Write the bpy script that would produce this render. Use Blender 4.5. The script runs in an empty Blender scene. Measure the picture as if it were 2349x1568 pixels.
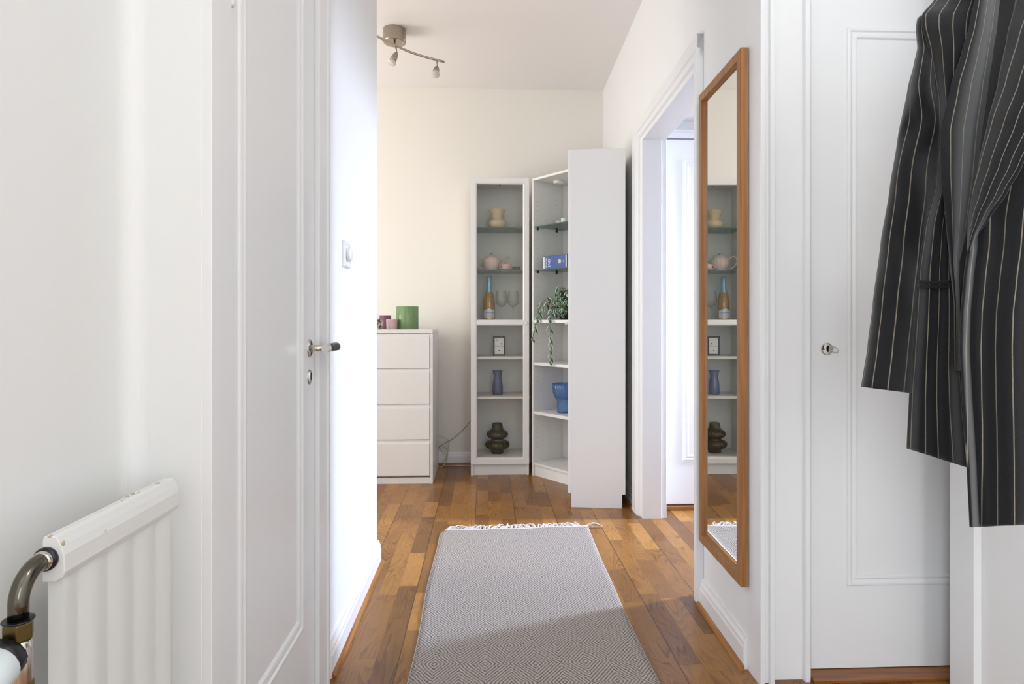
import bpy, bmesh, math, random
from mathutils import Vector, Matrix
random.seed(4)
C = bpy.context.scene.collection
sc = bpy.context.scene
R = math.radians
PI = math.pi

# ---------------------------------------------------------------- camera, world, light, exposure
F, VPX, HOR, EYE = 1430.0, 1113.0, 735.0, 1.047
TH = math.atan((1174.5 - VPX) / F)
cd = bpy.data.cameras.new('camera'); cam = bpy.data.objects.new('camera', cd); C.objects.link(cam)
cam.location = (0, 0, EYE); cam.rotation_euler = (PI / 2, 0, -TH)
cd.sensor_width = 36; cd.lens = F * 36 / 2349
cd.shift_y = -(784 - HOR) / 2349
cd.clip_start = 0.02
sc.camera = cam

w = bpy.data.worlds.new('world'); sc.world = w; w.use_nodes = True
bg = w.node_tree.nodes['Background']; bg.inputs[0].default_value = (0.80, 0.88, 1, 1); bg.inputs[1].default_value = 1.0

def area(name, loc, rot, sx, sy, power, col, spread=180):
    l = bpy.data.lights.new(name, 'AREA'); l.shape = 'RECTANGLE'; l.size = sx; l.size_y = sy
    l.energy = power; l.color = col; l.spread = R(spread)
    o = bpy.data.objects.new(name, l); C.objects.link(o); o.location = loc; o.rotation_euler = rot
    return o
# daylight through the window of the room on the left and the room on the right; the two rear ones are added fill
area('daylight_left_room', (-3.05, 3.45, 1.40), (0, R(-96), 0), 1.5, 1.3, 19.5, (1.0, 0.98, 0.96))
area('daylight_right_room', (3.27, 3.22, 1.80), (0, R(64), 0), 1.0, 0.22, 22, (0.66, 0.76, 1.0), 84)
area('fill_rear_room', (-1.45, -2.05, 1.45), (R(90), 0, R(-20)), 1.5, 1.5, 40, (0.84, 0.92, 1.0))  # added light from behind, set in an invented window
area('fill_rear_hall', (0.98, -2.05, 1.45), (R(90), 0, R(14)), 0.55, 1.5, 5, (0.84, 0.92, 1.0))  # added to brighten the left side of the hall
sc.view_settings.view_transform = 'Standard'; sc.view_settings.look = 'None'
sc.view_settings.gamma = 1; sc.view_settings.use_curve_mapping = False
sc.view_settings.exposure = 1.34
HALL_FILL = 18.0  # glow of the added fill lamp

# ---------------------------------------------------------------- materials
def srgb(r, g, b):
    f = lambda c: (c / 255 / 12.92) if c / 255 <= 0.04045 else ((c / 255 + 0.055) / 1.055) ** 2.4
    return (f(r), f(g), f(b), 1)
def mat(name, col, rough=0.5, metal=0.0, spec=0.5, coat=0.0, bump=0.0, bscale=40, aniso=None):
    m = bpy.data.materials.new(name); m.use_nodes = True; nt = m.node_tree
    b = nt.nodes['Principled BSDF']; b.inputs['Base Color'].default_value = col
    b.inputs['Roughness'].default_value = rough; b.inputs['Metallic'].default_value = metal
    b.inputs['Specular IOR Level'].default_value = spec; b.inputs['Coat Weight'].default_value = coat
    tc = nt.nodes.new('ShaderNodeTexCoord'); n = nt.nodes.new('ShaderNodeTexNoise')
    n.inputs['Scale'].default_value = bscale; n.inputs['Detail'].default_value = 5
    nt.links.new(tc.outputs['Object'], n.inputs['Vector'])
    if aniso:
        mp = nt.nodes.new('ShaderNodeMapping'); mp.inputs['Scale'].default_value = aniso
        nt.links.new(tc.outputs['Object'], mp.inputs['Vector']); nt.links.new(mp.outputs[0], n.inputs['Vector'])
    r = nt.nodes.new('ShaderNodeMapRange'); r.inputs[3].default_value = rough * 0.88; r.inputs[4].default_value = min(1, rough * 1.12)
    nt.links.new(n.outputs[0], r.inputs[0]); nt.links.new(r.outputs[0], b.inputs['Roughness'])
    if bump:
        bp = nt.nodes.new('ShaderNodeBump'); bp.inputs['Strength'].default_value = bump; bp.inputs['Distance'].default_value = 0.002
        nt.links.new(n.outputs[0], bp.inputs['Height']); nt.links.new(bp.outputs[0], b.inputs['Normal'])
    return m
def glass(name, col, edge, alpha=0.15, gloss=0.10, rough=0.02, ribs=None):
    """thin glass: tinted see-through that deepens where the wall is seen edge-on, with a clear reflection"""
    m = bpy.data.materials.new(name); m.use_nodes = True; nt = m.node_tree; nt.nodes.clear()
    out = nt.nodes.new('ShaderNodeOutputMaterial'); lw = nt.nodes.new('ShaderNodeLayerWeight'); lw.inputs[0].default_value = 0.35
    mixc = nt.nodes.new('ShaderNodeMix'); mixc.data_type = 'RGBA'
    mixc.inputs[6].default_value = col; mixc.inputs[7].default_value = edge
    nt.links.new(lw.outputs['Facing'], mixc.inputs[0])
    tr = nt.nodes.new('ShaderNodeBsdfTransparent'); nt.links.new(mixc.outputs[2], tr.inputs[0])
    df = nt.nodes.new('ShaderNodeBsdfDiffuse'); nt.links.new(mixc.outputs[2], df.inputs[0])
    m1 = nt.nodes.new('ShaderNodeMixShader'); m1.inputs[0].default_value = alpha
    nt.links.new(tr.outputs[0], m1.inputs[1]); nt.links.new(df.outputs[0], m1.inputs[2])
    gl = nt.nodes.new('ShaderNodeBsdfGlossy'); gl.inputs['Roughness'].default_value = rough
    fr = nt.nodes.new('ShaderNodeLayerWeight'); fr.inputs[0].default_value = 0.5
    pw = nt.nodes.new('ShaderNodeMath'); pw.operation = 'POWER'; pw.inputs[1].default_value = 5; nt.links.new(fr.outputs['Facing'], pw.inputs[0])
    ad = nt.nodes.new('ShaderNodeMath'); ad.operation = 'MULTIPLY_ADD'; ad.inputs[1].default_value = 0.9; ad.inputs[2].default_value = gloss
    nt.links.new(pw.outputs[0], ad.inputs[0])
    m2 = nt.nodes.new('ShaderNodeMixShader'); nt.links.new(ad.outputs[0], m2.inputs[0])
    nt.links.new(m1.outputs[0], m2.inputs[1]); nt.links.new(gl.outputs[0], m2.inputs[2])
    nt.links.new(m2.outputs[0], out.inputs[0])
    return m
M = {}
M['wall_cream'] = mat('cream_wall_paint', srgb(238, 234, 225), 0.75, bump=0.08, bscale=90)
M['wall_white'] = mat('white_wall_paint', srgb(240, 240, 238), 0.6, bump=0.08, bscale=70)
M['ceil'] = mat('ceiling_paint', srgb(244, 239, 236), 0.85, bump=0.06, bscale=60)
M['trim'] = mat('white_gloss_paint', srgb(240, 240, 240), 0.32)
M['furn'] = mat('white_laminate', srgb(236, 235, 233), 0.35, bump=0.02, bscale=120)
M['furn_dull'] = mat('white_foil_board', srgb(232, 231, 228), 0.5)
M['rad'] = mat('old_radiator_enamel', srgb(230, 230, 227), 0.3, bump=0.3, bscale=45)
M['chip'] = mat('yellowed_primer', srgb(196, 176, 138), 0.6)
M['nickel'] = mat('brushed_nickel', srgb(168, 158, 145), 0.32, 1.0, aniso=(400, 400, 6))
M['chrome'] = mat('polished_nickel', srgb(205, 202, 196), 0.14, 1.0)
M['brass'] = mat('aged_brass', srgb(112, 98, 60), 0.32, 1.0, bump=0.3, bscale=60)
M['pipe'] = mat('old_chromed_pipe', srgb(104, 100, 90), 0.2, 1.0, bump=0.2, bscale=30)
M['black'] = mat('black_plastic', srgb(18, 18, 22), 0.35)
M['bakelite'] = mat('dark_grip', srgb(40, 36, 34), 0.4)
M['dark'] = mat('dark_gap', srgb(20, 18, 16), 0.9)
M['plastic'] = mat('white_plastic', srgb(238, 238, 236), 0.3)
M['thermo'] = mat('thermostat_plastic', srgb(232, 242, 244), 0.35)
M['ceramic_cream'] = mat('cream_glaze', srgb(226, 206, 172), 0.35)
M['ceramic_pink'] = mat('blush_glaze', srgb(232, 208, 196), 0.3)
M['ceramic_grey'] = mat('mauve_glaze', srgb(170, 142, 132), 0.35)
M['ceramic_white'] = mat('white_glaze', srgb(240, 240, 238), 0.3)
M['foil'] = mat('pale_blue_foil', srgb(136, 182, 214), 0.3, 0.55, bump=0.4, bscale=90)
M['label'] = mat('silver_label', srgb(206, 214, 222), 0.4, 0.1)
M['gold'] = mat('gold_band', srgb(214, 196, 130), 0.3, 0.8)
M['ink'] = mat('blue_ink', srgb(52, 56, 110), 0.5)
M['wine'] = mat('golden_wine_glass', srgb(158, 112, 30), 0.1, spec=0.7, coat=0.6)
M['frame_black'] = mat('black_lacquer', srgb(14, 13, 13), 0.25)
M['paper'] = mat('white_print', srgb(238, 238, 238), 0.5)
M['box_blue'] = mat('blue_card', srgb(44, 78, 150), 0.4)
M['box_white'] = mat('white_card', srgb(226, 226, 224), 0.5)
M['box_ink'] = mat('white_ink', srgb(236, 238, 246), 0.5)
M['box_badge'] = mat('cream_badge', srgb(222, 220, 176), 0.5)
M['pot'] = mat('black_pot', srgb(16, 17, 16), 0.5)
M['soil'] = mat('soil', srgb(30, 24, 20), 0.95, bump=1, bscale=200)
M['vine'] = mat('vine_stem', srgb(116, 108, 62), 0.6)
M['purple'] = glass('purple_glass', srgb(150, 96, 128), srgb(90, 44, 70), 0.55, 0.08)
M['pink'] = glass('frosted_pink_glass', srgb(234, 206, 206), srgb(214, 160, 170), 0.75, 0.06, 0.3)
M['green'] = glass('green_glass', srgb(178, 212, 156), srgb(98, 146, 92), 0.4, 0.08)
M['blue_glass'] = glass('blue_glass', srgb(176, 212, 246), srgb(70, 130, 212), 0.2, 0.05)
M['bluegrey_glass'] = glass('blue_grey_glass', srgb(172, 188, 220), srgb(112, 132, 184), 0.3, 0.04)
M['olive_glass'] = glass('smoky_olive_glass', srgb(84, 80, 46), srgb(20, 18, 6), 0.6, 0.05)
M['clear'] = glass('clear_glass', srgb(252, 252, 252), srgb(216, 214, 210), 0.02, 0.05)
M['pane'] = glass('door_glass', srgb(253, 253, 251), srgb(236, 238, 236), 0.0, 0.016)
M['shelf_glass'] = glass('green_edged_shelf_glass', srgb(216, 232, 226), srgb(96, 140, 130), 0.10, 0.10)
M['shelf_edge'] = mat('green_glass_edge', srgb(60, 96, 88), 0.2)
M['bulb'] = glass('frosted_bulb', srgb(236, 234, 230), srgb(214, 212, 208), 0.7, 0.08, 0.15)
M['wool'] = mat('off_white_wool', srgb(214, 208, 204), 0.95, bump=1, bscale=300)
M['cable_white'] = mat('white_cable', srgb(206, 200, 190), 0.5)
M['cable_grey'] = mat('grey_cable', srgb(110, 104, 96), 0.5)

def mirror_mat():
    m = mat('silvered_glass', (0.93, 0.95, 0.94, 1), 0.0, 1.0); nt = m.node_tree
    b = nt.nodes['Principled BSDF']
    for l in list(b.inputs['Roughness'].links): nt.links.remove(l)
    b.inputs['Roughness'].default_value = 0.0
    return m
M['mirror'] = mirror_mat()

def wood(name, light, dark, rough=0.4, scale=(60, 60, 3)):
    m = bpy.data.materials.new(name); m.use_nodes = True; nt = m.node_tree; b = nt.nodes['Principled BSDF']
    tc = nt.nodes.new('ShaderNodeTexCoord'); mp = nt.nodes.new('ShaderNodeMapping'); mp.inputs['Scale'].default_value = scale
    n = nt.nodes.new('ShaderNodeTexNoise'); n.inputs['Scale'].default_value = 1; n.inputs['Detail'].default_value = 6; n.inputs['Distortion'].default_value = 0.6
    cr = nt.nodes.new('ShaderNodeValToRGB'); cr.color_ramp.elements[0].position = 0.3; cr.color_ramp.elements[1].position = 0.75
    cr.color_ramp.elements[0].color = dark; cr.color_ramp.elements[1].color = light
    bp = nt.nodes.new('ShaderNodeBump'); bp.inputs['Strength'].default_value = 0.15; bp.inputs['Distance'].default_value = 0.001
    L = nt.links.new
    L(tc.outputs['Object'], mp.inputs[0]); L(mp.outputs[0], n.inputs[0]); L(n.outputs[0], cr.inputs[0]); L(cr.outputs[0], b.inputs[0])
    L(n.outputs[0], bp.inputs['Height']); L(bp.outputs[0], b.inputs['Normal']); b.inputs['Roughness'].default_value = rough
    return m
M['oak_v'] = wood('oak_vertical', srgb(180, 126, 72), srgb(138, 86, 42), 0.45, (90, 90, 3))
M['oak_h'] = wood('oak_lengthwise', srgb(190, 134, 74), srgb(134, 82, 38), 0.4, (80, 3, 80))
M['oak_x'] = wood('oak_crosswise', srgb(176, 118, 64), srgb(124, 74, 36), 0.4, (3, 80, 80))

def floor_mat():
    m = bpy.data.materials.new('oak_strip_parquet'); m.use_nodes = True; nt = m.node_tree; N = nt.nodes.new; L = nt.links.new
    b = nt.nodes['Principled BSDF']
    def math_(op, a, c=None, d=None):
        n = N('ShaderNodeMath'); n.operation = op
        for i, v in enumerate((a, c, d)):
            if v is None: continue
            if isinstance(v, (int, float)): n.inputs[i].default_value = v
            else: L(v, n.inputs[i])
        return n.outputs[0]
    tc = N('ShaderNodeTexCoord'); sx = N('ShaderNodeSeparateXYZ'); L(tc.outputs['Object'], sx.inputs[0])
    W = 0.0713
    u = math_('DIVIDE', math_('ADD', sx.outputs[0], 0.2665), W)
    iu = math_('FLOOR', u); fu = math_('FRACT', u)
    wn = N('ShaderNodeTexWhiteNoise'); wn.noise_dimensions = '1D'; L(iu, wn.inputs['W'])
    off = math_('MULTIPLY', wn.outputs[0], 7.3)
    v = math_('ADD', math_('DIVIDE', sx.outputs[1], 0.37), off)
    # uneven block lengths
    wv = math_('MULTIPLY', math_('SINE', math_('MULTIPLY', math_('ADD', v, iu), 1.9)), 0.22)
    v = math_('ADD', v, wv)
    iv = math_('FLOOR', v); fv = math_('FRACT', v)
    cx = N('ShaderNodeCombineXYZ'); L(iu, cx.inputs[0]); L(iv, cx.inputs[1])
    w2 = N('ShaderNodeTexWhiteNoise'); w2.noise_dimensions = '2D'; L(cx.outputs[0], w2.inputs['Vector'])
    rnd = w2.outputs['Value']
    # grain: stretched distorted noise, shifted per block
    sh = N('ShaderNodeCombineXYZ'); L(math_('MULTIPLY', rnd, 31.0), sh.inputs[0]); L(math_('MULTIPLY', rnd, 17.0), sh.inputs[1])
    ad = N('ShaderNodeVectorMath'); ad.operation = 'ADD'; L(tc.outputs['Object'], ad.inputs[0]); L(sh.outputs[0], ad.inputs[1])
    mp = N('ShaderNodeMapping'); mp.inputs['Scale'].default_value = (9, 1.5, 1); L(ad.outputs[0], mp.inputs[0])
    nz = N('ShaderNodeTexNoise'); nz.inputs['Scale'].default_value = 1; nz.inputs['Detail'].default_value = 1.5; nz.inputs['Distortion'].default_value = 0.5; L(mp.outputs[0], nz.inputs[0])
    mp3 = N('ShaderNodeMapping'); mp3.inputs['Scale'].default_value = (60, 26, 1); L(ad.outputs[0], mp3.inputs[0])
    nj = N('ShaderNodeTexNoise'); nj.inputs['Scale'].default_value = 1; nj.inputs['Detail'].default_value = 2; L(mp3.outputs[0], nj.inputs[0])
    ph = math_('ADD', math_('MULTIPLY', nz.outputs[0], 22.0), math_('MULTIPLY', nj.outputs[0], 0.45))
    grain = math_('POWER', math_('FRACT', ph), 2.2)
    patch = N('ShaderNodeTexNoise'); patch.inputs['Scale'].default_value = 5; L(ad.outputs[0], patch.inputs[0])
    pm = N('ShaderNodeMapRange'); pm.inputs[1].default_value = 0.38; pm.inputs[2].default_value = 0.62; pm.inputs[3].default_value = 0.15; pm.inputs[4].default_value = 1.0; L(patch.outputs[0], pm.inputs[0])
    grain = math_('MULTIPLY', grain, pm.outputs[0])
    mp2 = N('ShaderNodeMapping'); mp2.inputs['Scale'].default_value = (200, 12, 1); L(ad.outputs[0], mp2.inputs[0])
    fine = N('ShaderNodeTexNoise'); fine.inputs['Scale'].default_value = 1; fine.inputs['Detail'].default_value = 4; L(mp2.outputs[0], fine.inputs[0])
    base = N('ShaderNodeValToRGB'); e = base.color_ramp.elements
    e[0].position = 0; e[0].color = srgb(122, 82, 40); e[1].position = 1; e[1].color = srgb(184, 132, 66)
    for p, c in ((0.25, (136, 93, 44)), (0.5, (150, 103, 49)), (0.75, (161, 113, 54)), (0.92, (172, 122, 60))):
        k = e.new(p); k.color = srgb(*c)
    L(rnd, base.inputs[0])
    g = math_('MULTIPLY', grain, 0.7); g = math_('ADD', g, math_('MULTIPLY', fine.outputs[0], 0.42))
    g = math_('SUBTRACT', g, 0.14)
    dk = N('ShaderNodeMix'); dk.data_type = 'RGBA'; dk.blend_type = 'MULTIPLY'; L(g, dk.inputs[0]); L(base.outputs[0], dk.inputs[6])
    dk.inputs[7].default_value = srgb(140, 104, 74)
    # worn grey patches where people step
    big = N('ShaderNodeTexNoise'); big.inputs['Scale'].default_value = 1.7; big.inputs['Detail'].default_value = 3; L(tc.outputs['Object'], big.inputs[0])
    wr = N('ShaderNodeMapRange'); wr.inputs[1].default_value = 0.56; wr.inputs[2].default_value = 0.72; wr.inputs[4].default_value = 0.4; L(big.outputs[0], wr.inputs[0])
    worn = N('ShaderNodeMix'); worn.data_type = 'RGBA'; L(wr.outputs[0], worn.inputs[0]); L(dk.outputs[2], worn.inputs[6]); worn.inputs[7].default_value = srgb(136, 102, 70)
    # gaps: hairline between strips, dark between boards (3 strips)
    eu = math_('MINIMUM', fu, math_('SUBTRACT', 1.0, fu)); hair = math_('LESS_THAN', eu, 0.008)
    fb = math_('FRACT', math_('DIVIDE', math_('ADD', sx.outputs[0], 0.2665), W * 3)); eb = math_('MINIMUM', fb, math_('SUBTRACT', 1.0, fb))
    seam = math_('LESS_THAN', eb, 0.0075)
    ev = math_('MINIMUM', fv, math_('SUBTRACT', 1.0, fv)); cross = math_('LESS_THAN', ev, 0.0022)
    gap = math_('MAXIMUM', math_('MULTIPLY', seam, 0.85), math_('MULTIPLY', math_('MAXIMUM', hair, cross), 0.30))
    fin = N('ShaderNodeMix'); fin.data_type = 'RGBA'; L(gap, fin.inputs[0]); L(worn.outputs[2], fin.inputs[6]); fin.inputs[7].default_value = srgb(46, 28, 16)
    L(fin.outputs[2], b.inputs['Base Color'])
    rr = N('ShaderNodeMapRange'); rr.inputs[3].default_value = 0.25; rr.inputs[4].default_value = 0.36; L(fine.outputs[0], rr.inputs[0]); L(rr.outputs[0], b.inputs['Roughness'])
    bp = N('ShaderNodeBump'); bp.inputs['Strength'].default_value = 0.12; bp.inputs['Distance'].default_value = 0.0006
    L(math_('SUBTRACT', math_('MULTIPLY', fine.outputs[0], 0.25), gap), bp.inputs['Height']); L(bp.outputs[0], b.inputs['Normal'])
    b.inputs['Specular IOR Level'].default_value = 0.38
    return m
M['floor'] = floor_mat()

def rug_mat():
    m = bpy.data.materials.new('diamond_weave_wool'); m.use_nodes = True; nt = m.node_tree; N = nt.nodes.new; L = nt.links.new
    b = nt.nodes['Principled BSDF']; b.inputs['Roughness'].default_value = 0.95; b.inputs['Specular IOR Level'].default_value = 0.1
    def mt(op, a, c=None):
        n = N('ShaderNodeMath'); n.operation = op
        for i, v in enumerate((a, c)):
            if v is None: continue
            if isinstance(v, (int, float)): n.inputs[i].default_value = v
            else: L(v, n.inputs[i])
        return n.outputs[0]
    tc = N('ShaderNodeTexCoord'); dn = N('ShaderNodeTexNoise'); dn.inputs['Scale'].default_value = 28; dn.inputs['Detail'].default_value = 3
    L(tc.outputs['Object'], dn.inputs[0])
    sx = N('ShaderNodeSeparateXYZ'); L(tc.outputs['Object'], sx.inputs[0])
    jit = mt('MULTIPLY', mt('SUBTRACT', dn.outputs[0], 0.5), 0.014)
    x = mt('ADD', sx.outputs[0], mt('MULTIPLY', jit, 0.7)); y = mt('ADD', sx.outputs[1], jit)
    tx = mt('PINGPONG', x, 0.0765); ty = mt('MULTIPLY', mt('PINGPONG', y, 0.105), 0.73)
    s = mt('ADD', tx, ty)
    line = mt('SINE', mt('MULTIPLY', s, 2 * PI / 0.0115))
    line = mt('ADD', mt('MULTIPLY', line, 0.5), 0.5)
    mp = N('ShaderNodeMapping'); mp.inputs['Scale'].default_value = (190, 400, 1); L(tc.outputs['Object'], mp.inputs[0])
    wv = N('ShaderNodeTexNoise'); wv.inputs['Scale'].default_value = 1; wv.inputs['Detail'].default_value = 3; L(mp.outputs[0], wv.inputs[0])
    h = mt('ADD', mt('MULTIPLY', line, 0.30), mt('MULTIPLY', wv.outputs[0], 0.95))
    cr = N('ShaderNodeValToRGB'); e = cr.color_ramp.elements
    e[0].position = 0.36; e[0].color = srgb(62, 54, 47); e[1].position = 0.92; e[1].color = srgb(208, 200, 192)
    k = e.new(0.56); k.color = srgb(150, 141, 133)
    L(h, cr.inputs[0]); L(cr.outputs[0], b.inputs['Base Color'])
    bp = N('ShaderNodeBump'); bp.inputs['Strength'].default_value = 0.8; bp.inputs['Distance'].default_value = 0.003
    L(h, bp.inputs['Height']); L(bp.outputs[0], b.inputs['Normal'])
    return m
M['rug'] = rug_mat()

def pin_mat():
    m = bpy.data.materials.new('pinstripe_wool'); m.use_nodes = True; nt = m.node_tree; N = nt.nodes.new; L = nt.links.new
    b = nt.nodes['Principled BSDF']; b.inputs['Roughness'].default_value = 0.9; b.inputs['Specular IOR Level'].default_value = 0.15
    b.inputs['Sheen Weight'].default_value = 0.25; b.inputs['Sheen Roughness'].default_value = 0.5
    uv = N('ShaderNodeUVMap'); sx = N('ShaderNodeSeparateXYZ'); L(uv.outputs[0], sx.inputs[0])
    def mt(op, a, c=None):
        n = N('ShaderNodeMath'); n.operation = op
        for i, v in enumerate((a, c)):
            if v is None: continue
            if isinstance(v, (int, float)): n.inputs[i].default_value = v
            else: L(v, n.inputs[i])
        return n.outputs[0]
    f = mt('FRACT', sx.outputs[0]); d = mt('ABSOLUTE', mt('SUBTRACT', f, 0.5))
    mr = N('ShaderNodeMapRange'); mr.inputs[1].default_value = 0.050; mr.inputs[2].default_value = 0.018; mr.inputs[3].default_value = 0; mr.inputs[4].default_value = 0.75
    L(d, mr.inputs[0])
    tc = N('ShaderNodeTexCoord'); n = N('ShaderNodeTexNoise'); n.inputs['Scale'].default_value = 900; n.inputs['Detail'].default_value = 2; L(tc.outputs['Object'], n.inputs[0])
    nr = N('ShaderNodeMapRange'); nr.inputs[1].default_value = 0.3; nr.inputs[2].default_value = 0.7; nr.inputs[3].default_value = 0.55; nr.inputs[4].default_value = 1; L(n.outputs[0], nr.inputs[0])
    fac = mt('MULTIPLY', mr.outputs[0], nr.outputs[0])
    base = N('ShaderNodeMix'); base.data_type = 'RGBA'; base.inputs[6].default_value = srgb(12, 12, 14); base.inputs[7].default_value = srgb(34, 34, 36); L(n.outputs[0], base.inputs[0])
    mx = N('ShaderNodeMix'); mx.data_type = 'RGBA'; L(fac, mx.inputs[0]); L(base.outputs[2], mx.inputs[6]); mx.inputs[7].default_value = srgb(160, 150, 132)
    L(mx.outputs[2], b.inputs['Base Color'])
    bp = N('ShaderNodeBump'); bp.inputs['Strength'].default_value = 0.4; bp.inputs['Distance'].default_value = 0.001; L(n.outputs[0], bp.inputs['Height']); L(bp.outputs[0], b.inputs['Normal'])
    return m
M['pin'] = pin_mat()
M['lining'] = mat('black_lining', srgb(16, 15, 17), 0.6)

def leaf_mat():
    m = bpy.data.materials.new('variegated_leaf'); m.use_nodes = True; nt = m.node_tree; N = nt.nodes.new; L = nt.links.new
    b = nt.nodes['Principled BSDF']; b.inputs['Roughness'].default_value = 0.35
    uv = N('ShaderNodeUVMap'); sx = N('ShaderNodeSeparateXYZ'); L(uv.outputs[0], sx.inputs[0])
    n = N('ShaderNodeTexNoise'); n.inputs['Scale'].default_value = 9; n.inputs['Detail'].default_value = 2; L(uv.outputs[0], n.inputs[0])
    a = N('ShaderNodeMath'); a.operation = 'MULTIPLY_ADD'; L(n.outputs[0], a.inputs[0]); a.inputs[1].default_value = 0.3; L(sx.outputs[0], a.inputs[2])
    cr = N('ShaderNodeValToRGB'); cr.color_ramp.interpolation = 'LINEAR'; e = cr.color_ramp.elements
    e[0].position = 0.0; e[0].color = srgb(226, 238, 222); e[1].position = 1.0; e[1].color = srgb(224, 236, 220)
    for p, c in ((0.26, (220, 234, 214)), (0.30, (52, 104, 60)), (0.56, (30, 82, 46)), (0.60, (130, 168, 138)), (0.63, (38, 92, 52)), (0.93, (60, 114, 68)), (0.97, (220, 234, 214))):
        k = e.new(p); k.color = srgb(*c)
    L(a.outputs[0], cr.inputs[0]); L(cr.outputs[0], b.inputs['Base Color'])
    return m
M['leaf'] = leaf_mat()

def shell_mat():
    m = mat('mottled_gold_mosaic', srgb(200, 170, 120), 0.25, 0.2); nt = m.node_tree
    tc = nt.nodes['Texture Coordinate']; v = nt.nodes.new('ShaderNodeTexVoronoi'); v.inputs['Scale'].default_value = 55
    cr = nt.nodes.new('ShaderNodeValToRGB'); cr.color_ramp.elements[0].color = srgb(236, 224, 206); cr.color_ramp.elements[1].color = srgb(66, 40, 18)
    cr.color_ramp.elements[0].position = 0.1; cr.color_ramp.elements[1].position = 0.75
    nt.links.new(tc.outputs['Object'], v.inputs[0]); nt.links.new(v.outputs[0], cr.inputs[0]); nt.links.new(cr.outputs[0], nt.nodes['Principled BSDF'].inputs[0])
    return m
M['shell'] = shell_mat()

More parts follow.
